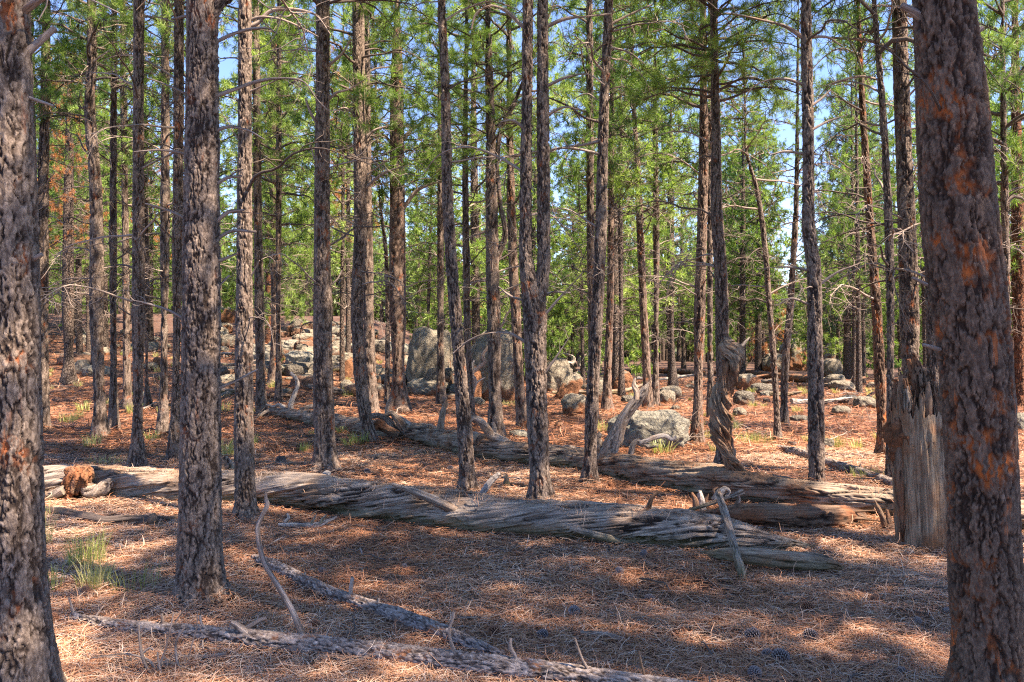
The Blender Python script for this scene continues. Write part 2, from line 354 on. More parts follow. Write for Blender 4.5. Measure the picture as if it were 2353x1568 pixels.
def wood_disp(amp, seed, crack=0.6, lump=0.06, freq=26.0):
    def fn(TG, S, RR, gc, TH):
        p = np.stack([np.cos(TG) * RR, np.sin(TG) * RR, S * 0.07], 1)
        wob = 0.02 * vnoise(np.stack([np.cos(TG) * RR * 6, np.sin(TG) * RR * 6, S * 1.5], 1), seed + 50)
        p = p + wob[:, None]
        g = fbm(p * freq * 1.6, seed, 4)
        c = np.abs(fbm(p * freq * 1.1 + 31, seed + 3, 3)); gate = sstep(-0.15, 0.25, fbm(p * 7 + 5, seed + 6, 2) + 0.5 * vnoise(np.stack([np.cos(TG) * 2, np.sin(TG) * 2, S * 1.2], 1), seed + 7))
        cr = (1 - sstep(0.03, 0.12, c)) * (0.25 + 0.75 * gate) * crack
        low = fbm(np.stack([np.cos(TH), np.sin(TH), S * 1.3], 1) * 1.2, seed + 8, 3)
        q = p.copy(); q[:, 2] *= 3.0; ly = fbm(q * 9, seed + 60, 3); lay = sstep(-0.03, 0.02, ly) + sstep(0.17, 0.21, ly); edge = np.exp(-(np.minimum(np.abs(ly + 0.005), np.abs(ly - 0.19)) / 0.02) ** 2)
        off = amp * (g * 1.3 - 2.0 * cr + 1.1 * (lay - 0.8)) + RR * lump * 1.6 * low
        return off, np.clip(cr * 1.3 + sstep(0.15, 0.45, -g) * 0.45 + edge * 0.6, 0, 1)
    return fn

# ------------------------------------------------------------------ branch and crown libraries (each mesh shared by many trees)
def rvec(): return np.array([random.gauss(0, 1) for _ in range(3)])
def curve_branch(L, rise, droop, wig, k=7):
    """a limb that leaves the stem along +x"""
    pts = []; yv = random.uniform(-0.3, 0.3)
    for i in range(k):
        t = i / (k - 1)
        pts.append(np.array([L * (t - 0.08 * t * t), L * (yv * t * t) + (wig * L * random.uniform(-1, 1) if i else 0), L * (rise * t - droop * t * t * t) + (wig * L * random.uniform(-1, 1) if i else 0)]))
    return pts
def twigs(mb, pts, r0, n, Lt, seg=5, ends=None, up=0.2, lo=0.25, wig=0.10, mi=0):
    P = np.array(pts); k = len(P)
    for _ in range(n):
        t = random.uniform(lo, 0.98) * (k - 1); i = min(int(t), k - 2); b = P[i] + (P[i + 1] - P[i]) * (t - i)
        d = (P[i + 1] - P[i]); d = d / np.linalg.norm(d)
        side = rvec(); side -= d * (side @ d); side /= np.linalg.norm(side); side[2] = side[2] * 0.6 + up * 0.5
        v = d * random.uniform(0.3, 0.9) + side; v /= np.linalg.norm(v)
        L = Lt * random.uniform(0.5, 1.2); q = [b]; c = b.copy()
        curl = rvec() * 0.35
        for j in range(seg - 1):
            v = v + curl * 0.4 + rvec() * wig * 2 + np.array([0, 0, up * 0.25]); v /= np.linalg.norm(v)
            c = c + v * L / (seg - 1); q.append(c.copy())
        rr = np.linspace(r0, r0 * 0.35, seg)
        tube(mb, np.column_stack([np.array(q), rr]), seg + 2, 3, mi=mi, caps=False)
        if ends is not None: ends.append((q[-1], q[-1] - q[-2])); ends.append((q[-2] * 0.6 + q[-1] * 0.4, q[-1] - q[-2])); 
def needles(mb, ends, n, L, w, mi=1, spread=0.9):
    E = np.array([e[0] for e in ends]); D = np.array([e[1] for e in ends]); D /= np.linalg.norm(D, axis=1)[:, None] + 1e-9
    m = len(E) * n; E = np.repeat(E, n, 0); D = np.repeat(D, n, 0); c = np.repeat(RNG.random(len(ends)), n) * 0.55 + RNG.random(m) * 0.45
    u = RNG.normal(size=(m, 3)); u /= np.linalg.norm(u, axis=1)[:, None]
    v = D * 0.42 + u * spread; v /= np.linalg.norm(v, axis=1)[:, None]; v[:, 2] -= 0.06
    s = np.cross(v, RNG.normal(size=(m, 3))); s /= np.linalg.norm(s, axis=1)[:, None]
    ln = (L * RNG.uniform(0.7, 1.15, m))[:, None]; b = E - D * RNG.uniform(0, 0.06, m)[:, None]
    tip = b + v * ln; mid = b + v * ln * 0.55 + 0.03 * RNG.normal(size=(m, 3)) * L / 0.17 * 0.3
    V = np.stack([b - s * w * 0.35, b + s * w * 0.35, mid + s * w * 0.5, mid - s * w * 0.5, tip], 1).reshape(-1, 3)
    k = np.arange(m)[:, None] * 5
    base = mb.n
    mb.add(V, np.hstack([k, k + 1, k + 2, k + 3]), V, np.repeat(c, 5), mi)
    mb.f.append(np.hstack([k + 3, k + 2, k + 4]) + base); mb.mi.append(np.full(m, mi))

DEAD = []
def build_dead():
    for i in range(14):
        mb = MB(); L = 1.0; pts = curve_branch(L, random.uniform(0.1, 0.55), random.uniform(0.2, 0.8), 0.03)
        rr = np.linspace(0.013, 0.003, 7); tube(mb, np.column_stack([np.array(pts), rr]), 14, 5, caps=False)
        twigs(mb, pts, 0.0045, random.choice([4, 8, 12, 16]), 0.42, 7, up=0.0, wig=0.22)
        DEAD.append(mb.mesh('dead_branch', M['twig'] if i % 2 else M['limb']))
build_dead()

def crown_meshes(i, w, nn, nl, lod, Hc=8.0, Rc=2.0, tuft=0.165, sparse=1.0):
    """z from 0 (lowest live limb) to Hc (top); returns limb mesh, foliage data"""
    lm = MB(); ends = []
    for k in range(nl):
        t = (k + random.random()) / nl; z = Hc * t ** 1.05
        L = Rc * (0.62 + 0.75 * t) * (1 - t) ** 0.55 * random.uniform(0.7, 1.25) + 0.25
        az = k * 2.4 + random.uniform(-0.5, 0.5)
        pts = curve_branch(L, random.uniform(0.05, 0.35) + 0.35 * t, random.uniform(0.15, 0.5) * (1 - t), 0.035)
        ca, sa = math.cos(az), math.sin(az)
        P = [np.array([p[0] * ca - p[1] * sa, p[0] * sa + p[1] * ca, p[2] + z]) for p in pts]
        rb = 0.012 + 0.009 * L
        tube(lm, np.column_stack([np.array(P), np.linspace(rb, 0.005, 7)]), 10, 5 if lod < 2 else 4, caps=False)
        ev = []
        twigs(lm, P, (0.006, 0.008, 0.010)[lod], int((5 + 5.0 * L) * sparse), 0.46, 6 if lod < 2 else 5, ev, up=0.30, lo=0.25, wig=0.20)
        twigs(lm, P, (0.0045, 0.006, 0.008)[lod], int(4 + 3 * L), 0.4, 6, None, up=-0.1, lo=0.1, wig=0.24)
        ev.append((P[-1], P[-1] - P[-2])); ends += ev
    ends.append((np.array([0, 0, Hc]), np.array([0, 0, 1.0])))
    fm = MB(); needles(fm, ends, nn, tuft, w, 0)
    return lm, fm
CROWN = {0: [], 1: [], 2: []}; 
def build_crowns():
    for lod, w, nn, nl, cnt in ((0, 0.0058, 32, 38, 4), (1, 0.011, 20, 38, 4), (2, 0.021, 14, 50, 4)):
        for i in range(cnt):
            lm, fm = crown_meshes(i, w, nn, nl, lod)
            CROWN[lod].append((lm.mesh('limbs', M['limb']), fm.mesh('crown', M['needle'])))
build_crowns()
def crown_variant(mesh, mat):
    m = mesh.copy(); m.materials.clear(); m.materials.append(mat); return m
BROWN = crown_variant(CROWN[1][0][1], M['needle_brown']); FIR = crown_variant(CROWN[1][1][1], M['needle_fir'])

# ------------------------------------------------------------------ standing pines
def place_mesh(name, me, parent, loc, quat=None, scale=(1, 1, 1)):
    o = bpy.data.objects.new(name, me); o.parent = parent; o.location = loc; o.scale = scale
    if quat is not None: o.rotation_mode = 'QUATERNION'; o.rotation_quaternion = quat
    return link(o)
TREES = {}
def pine(key, label, pts, mat='bark', cb=None, top=None, d=None, group=None, dead=8, limbs=(), crown=True, brown=False, fir=False, cs=1.0, forks=(), name='pine_tree', dlen=1.0, up=0.35, den=1):
    """pts: (u, v, width) from the foot upwards, all in the plane of the foot"""
    rnd = random.Random(hash_key(key))
    g = ground(pts[0][0], pts[0][1]) if d is None else Vector(((pts[0][0] - CX) / F * d, d, 0))
    if d is not None: g.z = H(g.x, d)
    D = g.y; base = np.array(g)
    W = [at(u, v, D) for u, v, w in pts]; r = [w * D / F / 2 for u, v, w in pts]
    L = [np.array(p) - base for p in W]
    L[0][2] = -0.06
    top = top or rnd.uniform(12.5, 16.5)
    rows = [[*p, q] for p, q in zip(L, r)]
    rows[0][3] *= 1.12
    # keep going above the print's edge up to the tip
    dirv = (L[-1] - L[-2]); dirv = dirv / dirv[2] if dirv[2] > 0.1 else np.array([0, 0, 1.0]); dirv[0] = max(-0.08, min(0.08, dirv[0] * up)); dirv[1] = rnd.uniform(-0.015, 0.015); dirv[2] = 1
    z0 = L[-1][2]; zt = max(top, z0 + 2)
    for t in (0.35, 0.7, 1.0):
        p = L[-1] + dirv * (zt - z0) * t; rows.append([*p, max(0.018, r[-1] * (1 - t) ** 0.8)])
    rows = np.array(rows); length = zt
    near = D < 14; mid = D < 26
    n = 210 if D < 6 else 120 if D < 9 else 80 if near else 40 if mid else 14
    step = 0.009 if D < 6 else 0.015 if D < 9 else 0.022 if near else 0.05 if mid else 0.3
    vis_top = CAMH + (HV + 60) / F * D
    tr = empty(name, g, label, 'tree', group)
    mb = MB(); sd = rnd.randint(1, 999)
    C = spline(rows, 400); zs = C[:, 2]
    cut = int(np.searchsorted(zs, min(vis_top, zt)))
    cut = max(20, min(399, cut))
    amp = 0.0075 if D < 6 else 0.009 if near else 0.014
    fn = bark_disp(amp, 0.0165 if D < 6 else 0.022 if near else 0.04, sd) if mid else None
    low = C[:cut + 1]
    tube(mb, low[::max(1, cut // 60)] if cut > 70 else low, max(12, int(low[-1][2] / step)), n, disp=fn, seed=sd, caps=False)
    if cut < 398:
        hi = C[cut - 2:][::12]; 
        if len(hi) < 3: hi = C[cut - 2:]
        tube(mb, hi, max(8, len(hi)), 12, seed=sd, caps=False)
    for fk in forks:      # extra stems that leave the same trunk
        fr = [[*(np.array(at(u, v, D)) - base), w * D / F / 2] for u, v, w in fk]
        dv = np.array(fr[-1][:3]) - np.array(fr[-2][:3]); dv = dv / max(dv[2], 0.05); dv = np.clip(dv, -0.1, 1)
        if fr[-1][2] > 4 or fk[-1][1] < 40:
            for t in (0.5, 1.0): fr.append([*(np.array(fr[len(fk) - 1][:3]) + dv * 6 * t), max(0.02, fr[len(fk) - 1][3] * (1 - t * 0.8))])
        tube(mb, fr, max(12, int((abs(fr[-1][2] - fr[0][2]) + 1) / step / 1.3)), max(10, int(n * 0.8)), disp=fn, seed=sd + 5, caps=False)
    matk = mat if mid else {'bark': 'bark_far', 'bark_mid': 'bark_far', 'bark_warm': 'bark_red', 'bark_red': 'bark_red'}[mat]
    mb.obj('trunk', M[matk], tr)
    def axis(z):
        i = int(np.clip(np.searchsorted(zs, z), 0, 399)); return C[i, :3], C[i, 3]
    # live crown
    if crown:
        cb = cb if cb is not None else rnd.uniform(4.6, 6.4)
        lod = 0 if D < 17 else 1 if D < 34 else 2
        for q in range(den):
            lm, fm = rnd.choice(CROWN[lod])
            if brown: fm = BROWN
            if fir: fm = FIR
            a, _ = axis(cb); b, _ = axis(zt); ax = Vector(b - a); ax.normalize()
            qt = Vector((0, 0, 1)).rotation_difference(ax) @ Matrix.Rotation(rnd.uniform(0, 6.28), 3, 'Z').to_quaternion()
            s = cs * rnd.uniform(0.9, 1.15) * (0.82 if 8.5 < D < 19 else 1.0); sz = (zt - cb) / 8.0
            place_mesh('branches', lm, tr, a, qt, (s, s, sz)); place_mesh('crown', fm, tr, a, qt, (s, s, sz))
    # dead limbs below it
    zc = (cb or 5.0)
    lo_z = max(1.3, CAMH + 0.1)
    for k in range(dead if D < 9 else int(dead * 3)):
        z = rnd.uniform(lo_z, max(lo_z + 1, min(zc + 1.5, vis_top))); p, rad = axis(z)
        me = DEAD[rnd.randrange(len(DEAD))]; s = rnd.uniform(0.5, 1.5) * dlen * (0.6 if z < 2.2 else 1.0)
        qt = Matrix.Rotation(rnd.uniform(0, 6.28), 3, 'Z').to_quaternion() @ Matrix.Rotation(rnd.uniform(-0.35, 0.25), 3, 'Y').to_quaternion()
        st = Vector(p) + (qt @ Vector((1, 0, 0))) * rad * 0.7
        place_mesh('dead_branch', me, tr, st, qt, (s, s, s))
    for lb in limbs:
        mat_l = 'twig'
        if isinstance(lb, dict): mat_l = lb['m']; lb = lb['p']
        k = len(lb); dy = rnd.uniform(-0.28, 0.2)
        rws = []; ln = 0
        for i, (u, v, w) in enumerate(lb):
            P = np.array(at(u, v, D)) - base
            if i: ln += np.linalg.norm(P - prev)
            prev = P.copy(); P[1] += dy * ln; 
            rws.append([*P, w * D / F / 2])
        mb = MB(); tube(mb, rws, max(10, k * 5), 9, disp=wood_disp(0.002, sd, 0.3, 0.10), seed=sd, twist=2)
        if ln > 0.35: 
            Pm = [np.array(q[:3]) for q in spline(rws, 7)]
            twigs(mb, Pm, 0.003, int(2 + ln * 3), 0.22, 5, up=0.0, lo=0.4, wig=0.16)
        mb.obj('dead_branch', M[mat_l], tr)
    TREES[key] = tr
    return tr
def hash_key(k): return sum((i + 3) * ord(c) * 7919 for i, c in enumerate(str(k))) % 1000003
T = pine
T('t1', 'thick dark grey pine cut off by the left edge of the photo', [(38, 1640, 190), (42, 1560, 165), (36, 1400, 136), (30, 1000, 118), (22, 525, 112), (8, 0, 100)], d=3.55, cb=6.2, dead=2,
  limbs=[[(20, 167, 16), (67, 110, 14), (117, 57, 10)], [(50, 30, 16), (110, 0, 13), (160, -25, 9)], [(62, 605, 8), (100, 585, 6)], [(64, 224, 5), (117, 241, 3)], [(40, 934, 8), (84, 907, 6)], [(40, 320, 9), (66, 290, 7)]])
T('t2', 'pale grey pine half hidden behind the thick tree at the left edge', [(74, 990, 30), (72, 900, 28), (70, 525, 24), (66, 0, 19)], dead=4)
T('t3', 'straight dark pine standing just right of the thick left edge tree', [(97, 987, 28), (97, 850, 26), (98, 525, 24), (107, 0, 15)], dead=7)
T('t4', 'broad dark pine with flared foot beside the grey boulder at far left', [(158, 882, 40), (158, 860, 31), (156, 700, 26), (157, 525, 22), (159, 270, 14)], dead=14, cb=4.5, top=9.5, brown=True, cs=0.55)
T('t5', 'slim grey pine right behind the flared pine at far left', [(183, 838, 14), (181, 700, 13), (181, 525, 12), (184, 380, 9)], dead=10, cb=3.6)
T('t6', 'grey pine at left with an S shaped kink halfway up its trunk', [(231, 1005, 38), (230, 970, 32), (222, 700, 29), (222, 525, 27), (218, 400, 24), (210, 310, 22), (206, 240, 20), (211, 150, 19), (210, 0, 18)], dead=7,
  limbs=[[(214, 579, 4), (181, 569, 3.5), (141, 572, 3), (110, 587, 2)], [(205, 640, 4), (151, 642, 3), (114, 659, 2)], [(210, 430, 4), (170, 430, 3), (132, 437, 2)]])
T('t7', 'thin pine behind the kinked pine at left', [(242, 800, 13), (240, 600, 12), (239, 300, 10)], dead=8, cb=4)
T('t8', 'slender straight pine immediately right of the kinked pine', [(261, 991, 24), (261, 950, 21), (260, 525, 15), (262, 0, 11)], dead=7)
T('t9', 'slender leaning pine third to the right of the kinked pine', [(293, 949, 19), (292, 880, 17), (288, 525, 14), (282, 0, 10)], dead=7)
T('t10', 'grey scaly pine whose foot touches the back of the near log at left', [(316, 1074, 42), (316, 1040, 34), (318, 700, 27), (318, 525, 24), (319, 0, 21)], dead=6, cb=6.5)
T('t10b', 'dark pine with flared foot hidden behind the scaly pine at left', [(341, 938, 24), (339, 915, 16), (337, 700, 14), (333, 400, 12)], dead=8)
T('t11', 'pale grey pine left of the big front pine, the farther of two close trunks', [(374, 1004, 29), (375, 960, 24), (379, 525, 19), (380, 0, 15)], dead=7)
T('t12', 'grey pine touching the left side of the big front pine', [(401, 1064, 38), (402, 1020, 31), (409, 525, 23), (411, 0, 20)], dead=6, cb=6.5)
T('t13', 'big scaly grey pine in front at left with many bleached dead branches', [(461, 1376, 124), (461, 1335, 104), (460, 1240, 93), (461, 1042, 88), (462, 800, 82), (463, 525, 78), (465, 200, 71), (465, 0, 68)], cb=6.2, dead=1,
  limbs=[[(496, 97, 9), (536, 80, 8), (586, 70, 7), (623, 72, 5), (643, 84, 3)], [(498, 220, 11), (543, 201, 9), (586, 184, 8), (636, 174, 7), (693, 181, 5), (720, 218, 4), (784, 275, 2)],
         [(496, 300, 9), (526, 290, 8), (563, 296, 6), (603, 317, 3)], [(496, 424, 10), (523, 409, 8), (556, 405, 6)], [(520, 411, 5), (545, 395, 4), (560, 390, 4)], [(495, 510, 11), (529, 487, 9), (563, 484, 5)], [(530, 489, 4), (570, 490, 3), (602, 495, 2)],
         [(482, 589, 12), (496, 552, 10), (523, 532, 8), (583, 530, 6)], [(496, 603, 9), (543, 582, 6)], [(468, 692, 8), (495, 662, 7), (523, 632, 5)], [(428, 736, 8), (385, 713, 7), (342, 700, 6), (295, 689, 4)],
         [(430, 355, 7), (385, 348, 6), (318, 355, 3)], [(494, 896, 8), (543, 873, 7), (586, 850, 4)], [(430, 217, 7), (385, 195, 5), (335, 177, 3)], [(430, 505, 8), (385, 483, 6), (335, 469, 4)], [(430, 37, 8), (392, 43, 5)],
         [(452, 155, 8), (458, 180, 7), (465, 205, 7)], [(433, 400, 8), (452, 425, 8)]],
  forks=[[(478, 70, 30), (495, 25, 24), (530, -10, 20), (580, -40, 17)]])
T('t14', 'dark pine between the big front pine and the long bare upright branch', [(566, 1193, 62), (564, 1160, 51), (561, 1042, 45), (561, 800, 38), (562, 525, 33), (563, 0, 27)], cb=6.2, dead=4,
  limbs=[[(570, 62, 14), (583, 57, 12), (620, 23, 10), (670, 17, 8), (720, 27, 5), (754, 70, 3)], [(570, 50, 8), (583, 43, 8), (636, 43, 6), (697, 67, 4), (734, 87, 3)], [(555, 330, 5), (535, 300, 4), (520, 270, 2)], [(575, 640, 5), (600, 600, 4)]])
T('t15', 'pale narrow pine right beside the dark pine left of centre', [(601, 953, 28), (600, 920, 25), (596, 700, 20), (593, 525, 18), (588, 0, 13)], dead=7)
T('t16', 'reddish pine with low green foliage between the two front left pines', [(630, 885, 31), (632, 840, 27), (633, 525, 25), (630, 300, 22), (630, 140, 15)], mat='bark_mid', dead=7, cb=3.7, top=10.5, cs=0.9, den=2)
T('t16b', 'thin grey pine overlapping the reddish pine at left of centre', [(641, 926, 17), (640, 880, 14), (640, 525, 12), (641, 200, 10)], dead=8)
T('t16c', 'orange barked trunk showing behind the reddish pine', [(617, 795, 14), (618, 600, 13), (620, 400, 10)], mat='bark_red', dead=4, cb=4.5)
T('t17', 'sunlit grey pine with wide foot standing alone between the two fallen logs', [(747, 1077, 70), (747, 1050, 54), (744, 950, 46), (741, 700, 39), (740, 525, 35), (741, 300, 32), (742, 0, 29)], cb=6.0, dead=5,
  limbs=[[(755, 230, 7), (770, 215, 7), (800, 205, 5), (840, 180, 3)], [(756, 150, 8), (785, 130, 6), (810, 100, 4)], [(730, 290, 6), (715, 260, 7), (705, 230, 5)], [(730, 390, 5), (722, 360, 4), (712, 320, 2)], [(755, 660, 5), (775, 640, 4), (784, 620, 3)]])
T('t18', 'very thin dark pine to the right of the lone sunlit pine', [(786, 878, 12), (786, 700, 10), (788, 480, 8)], dead=8, cb=4)
T('t19a', 'dark pine with crooked foot growing through the back log root', [(853, 1020, 42), (846, 990, 30), (835, 927, 28), (825, 826, 27), (821, 726, 26), (828, 525, 28), (826, 300, 27), (823, 0, 25)], dead=7, cb=5.2,
  limbs=[[(838, 434, 7), (882, 402, 6), (929, 388, 3)], [(838, 320, 6), (860, 300, 5), (890, 290, 3)], [(812, 260, 6), (790, 250, 5), (770, 262, 3)]])
T('t19b', 'pale sunlit pine close behind the crooked foot pine', [(857, 951, 29), (854, 900, 26), (849, 800, 24), (846, 600, 22), (843, 400, 20)], dead=7)
T('t20', 'stout rusty pine left of the large boulders', [(918, 942, 56), (917, 915, 44), (914, 700, 38), (913, 525, 35), (912, 320, 32), (912, 170, 27)], mat='bark_mid', dead=5, cb=5.6, top=11,
  limbs=[[(926, 479, 10), (959, 439, 8), (1002, 422, 6), (1019, 420, 4)], [(925, 320, 10), (950, 295, 8), (975, 280, 6)], [(900, 330, 8), (880, 310, 6), (845, 315, 4)]])
T('t20b', 'very thin pine in the gap left of the stout rusty pine', [(889, 929, 11), (890, 700, 9), (885, 560, 8), (875, 480, 5)], dead=5, cb=4.6, cs=0.6)
T('t21', 'slanting sunlit pine near the centre leaning to the left', [(1077, 1130, 50), (1074, 1100, 39), (1068, 994, 33), (1058, 860, 28), (1044, 692, 27), (1032, 525, 25), (1022, 170, 19), (1014, 0, 17)], dead=5, cb=6.0)
T('t22', 'straight pine in front of the left large boulder', [(1014, 932, 22), (1013, 880, 19), (1012, 525, 14), (1011, 330, 10)], dead=8)
T('t23', 'slim brown pine between the slanting pine and the tallest boulder', [(1084, 979, 20), (1078, 880, 17), (1071, 560, 15), (1069, 300, 11), (1073, 0, 8)], dead=9)
T('t24', 'dark pine standing against the tallest boulder with an orange side limb', [(1138, 1008, 44), (1138, 975, 37), (1135, 760, 31), (1130, 525, 28), (1127, 300, 21), (1122, 90, 14)], dead=7, cb=4.8, top=9.5,
  forks=[[(1138, 600, 14), (1160, 545, 12), (1150, 470, 8), (1143, 378, 9), (1156, 285, 9), (1180, 241, 8), (1196, 201, 6)]])
T('t24b', 'pine mostly hidden behind the forked pine left side', [(1203, 984, 30), (1198, 940, 26), (1184, 700, 22), (1176, 525, 20), (1172, 350, 15)], mat='bark_mid', dead=5)
T('t25', 'forked pine near the centre splitting into two tall stems', [(1244, 1154, 68), (1242, 1120, 52), (1236, 1000, 46), (1230, 800, 48), (1226, 700, 52), (1217, 650, 40), (1209, 600, 31), (1208, 525, 28), (1211, 200, 24), (1213, 0, 22)], cb=6.2, dead=4,
  forks=[[(1228, 740, 30), (1240, 670, 32), (1248, 620, 30), (1249, 525, 30), (1247, 200, 26), (1247, 0, 23)]],
  limbs=[[(1205, 692, 5), (1170, 679, 4), (1145, 659, 3)], [(1250, 677, 5), (1270, 672, 4), (1310, 674, 3)], [(1213, 790, 6), (1170, 766, 5), (1120, 766, 4), (1076, 783, 4), (1039, 813, 2)], [(1250, 726, 6), (1297, 672, 4), (1337, 629, 2)], [(1247, 863, 5), (1280, 817, 4), (1307, 776, 3)],
         [(1205, 65, 8), (1153, 20, 7), (1130, 13, 6), (1093, 34, 5), (1083, 67, 3)], [(1258, 60, 8), (1294, 42, 7), (1354, 30, 5), (1408, 20, 3)], [(1258, 197, 7), (1304, 178, 5), (1354, 174, 4), (1388, 198, 3)], [(1258, 264, 6), (1297, 245, 4), (1334, 250, 3)],
         [(1208, 300, 6), (1180, 280, 5), (1150, 285, 3)], [(1215, 735, 6), (1228, 728, 5), (1236, 742, 3)]])
T('t26', 'straight pine close behind the curved pine right of centre', [(1362, 965, 24), (1361, 900, 20), (1357, 525, 17), (1354, 0, 13)], dead=8)
T('t27', 'curved dark pine right of the forked pine, its foot in front of the back log', [(1353, 1112, 44), (1355, 1080, 34), (1360, 930, 29), (1371, 740, 27), (1381, 525, 25), (1386, 300, 22), (1399, 0, 18)], dead=6, cb=6.3,
  limbs=[[(1405, 110, 6), (1440, 120, 5), (1480, 150, 3)], [(1372, 230, 5), (1350, 215, 4), (1320, 225, 3)], [(1395, 60, 8), (1450, 30, 6), (1500, 5, 4)]])
T('t28', 'pine between the curved pine and the orange faced boulder', [(1394, 944, 26), (1395, 900, 21), (1402, 700, 16), (1404, 525, 14), (1405, 300, 10)], mat='bark_mid', dead=9)
T('t29', 'thin straight pine above the orange faced boulder', [(1428, 912, 18), (1428, 860, 14), (1426, 525, 12), (1426, 330, 8)], dead=9)
T('t30', 'slightly leaning slim pine behind the splintered upright log branch', [(1489, 939, 24), (1487, 880, 20), (1478, 700, 17), (1471, 525, 16), (1466, 400, 12), (1457, 260, 8)], mat='bark_mid', dead=10)
T('t31', 'straight thin dark pine behind the flat speckled boulder', [(1505, 932, 20), (1506, 890, 16), (1508, 525, 14), (1506, 300, 10)], dead=10)
T('t32', 'brown pine with small flared foot at the far end of the far log', [(1547, 889, 26), (1546, 860, 20), (1541, 600, 18), (1541, 440, 14)], mat='bark_mid', dead=8, cb=4)
T('t33', 'brown pine just left of the twisted snag, leaning right as it rises', [(1601, 1023, 36), (1602, 990, 30), (1608, 700, 25), (1613, 525, 22), (1617, 350, 20), (1616, 160, 15)], mat='bark_mid', dead=6, cb=5.6)
T('t33b', 'slim pine squeezed between two dark trunks behind the twisted snag', [(1632, 965, 16), (1632, 900, 14), (1631, 525, 12), (1631, 300, 9)], dead=6)
T('t34', 'dark pine rising right behind the twisted snag', [(1664, 1070, 40), (1663, 1040, 33), (1660, 800, 30), (1655, 600, 27), (1649, 525, 26), (1645, 300, 20), (1640, 0, 15)], dead=7, cb=4.9, top=11, cs=0.95, den=2)
T('t35', 'thin wavy pine sapling leaning left above a crossing pair', [(1788, 1013, 20), (1786, 980, 15), (1780, 860, 13), (1767, 692, 12), (1753, 525, 11), (1738, 430, 9), (1715, 350, 6)], dead=9, cb=5.0, cs=0.5, top=7.0, up=0.1)
T('t36', 'thin pine leaning right that crosses the wavy sapling', [(1799, 978, 24), (1801, 940, 18), (1803, 860, 16), (1817, 692, 14), (1827, 525, 12), (1831, 400, 9)], dead=8, cb=4.9, cs=0.5, top=9)
T('t37', 'scaly dark pine left of the stump with arching branches on both sides', [(1877, 1163, 50), (1877, 1130, 40), (1876, 1000, 35), (1872, 760, 31), (1869, 610, 29), (1858, 525, 27), (1858, 400, 25), (1855, 200, 24), (1851, 0, 22)], dead=3, cb=6.0,
  limbs=[[(1848, 88, 11), (1803, 67, 8), (1736, 57, 6), (1670, 50, 4)], [(1850, 196, 8), (1803, 181, 6), (1770, 183, 5), (1730, 201, 5), (1710, 241, 4), (1713, 285, 2)], [(1850, 354, 7), (1803, 347, 5), (1770, 355, 3)],
         [(1863, 300, 7), (1904, 278, 5), (1954, 261, 3)], [(1862, 245, 6), (1890, 225, 5), (1910, 205, 4)], [(1862, 622, 7), (1824, 614, 5), (1743, 617, 3)], [(1878, 658, 7), (1921, 626, 5), (1964, 609, 3)], [(1862, 701, 6), (1810, 687, 5), (1773, 706, 3)],
         [(1864, 85, 6), (1900, 88, 5), (1930, 110, 3)]])
T('t38', 'slim rust streaked pine rising in front of the far right forest', [(2031, 1051, 38), (2029, 1020, 29), (2021, 850, 23), (2013, 692, 20), (2000, 525, 17), (1985, 300, 13), (1971, 0, 9)], mat='bark_warm', dead=7)
T('t39', 'narrow pine just left of the broad pine behind the stump', [(2050, 1110, 26), (2048, 1050, 22), (2042, 525, 17), (2028, 250, 13), (2008, 0, 9)], dead=5,
  limbs=[[(2018, 184, 5), (1988, 176, 5), (1937, 184, 4), (1887, 201, 2)]])
T('t40', 'broad straight pine rising directly behind the broken stump', [(2098, 1095, 54), (2096, 1050, 44), (2089, 700, 40), (2084, 525, 37), (2075, 300, 33), (2066, 0, 29)], dead=5, cb=5.6,
  limbs=[[(2058, 120, 10), (2004, 100, 7), (1921, 97, 5), (1870, 97, 3)], [(2080, 230, 7), (2110, 200, 5), (2135, 195, 3)], [(2066, 270, 6), (2020, 290, 5), (1960, 280, 3)], [(2070, 480, 5), (2040, 470, 4), (1990, 478, 3)]])
T('t41', 'pine peeping out along the left side of the big right hand pine', [(2152, 1105, 44), (2150, 1000, 36), (2144, 700, 30), (2138, 525, 26), (2120, 200, 20), (2104, 0, 14)], dead=3)
T('t42', 'big front pine at right with dark bark and bright orange flakes', [(2278, 1650, 205), (2274, 1568, 172), (2262, 1280, 150), (2254, 1042, 145), (2238, 800, 148), (2222, 660, 152), (2206, 525, 152), (2188, 260, 140), (2168, 0, 124)], mat='bark_warm', d=3.5, cb=6.4, dead=1, up=0.3,
  limbs=[[(2118, 40, 18), (2095, 25, 15), (2071, 13, 12)], [(2235, 80, 12), (2259, 64, 9)], [(2160, 804, 8), (2138, 798, 7), (2115, 793, 5)], [(2130, 655, 6), (2095, 639, 4)], [(2200, 280, 12), (2214, 320, 12), (2212, 345, 10)]])
T('t43', 'slender pine in the gap right of the orange flaked pine', [(2323, 1010, 24), (2321, 960, 18), (2311, 600, 16), (2306, 300, 12), (2303, 60, 9)], dead=6, cb=4.0, den=2)
T('t44', 'red barked pine at the very right edge of the photo', [(2342, 935, 34), (2342, 880, 30), (2340, 600, 27), (2335, 300, 20)], mat='bark_red', dead=6, cb=3.0)
T('t45', 'slim dark pine far back right of the twisted snag', [(1742, 854, 15), (1743, 700, 13), (1745, 450, 10)], dead=9, cb=3.4, den=2)
T('t46', 'dark pine half seen behind the twisted snag prong', [(1681, 842, 14), (1681, 700, 12), (1683, 500, 9)], dead=6, cb=3.0)
T('t47', 'dark blunt pine behind the overhanging boulder at right', [(1947, 872, 18), (1947, 760, 16), (1945, 500, 12)], dead=5, cb=2.6, fir=True, den=2)
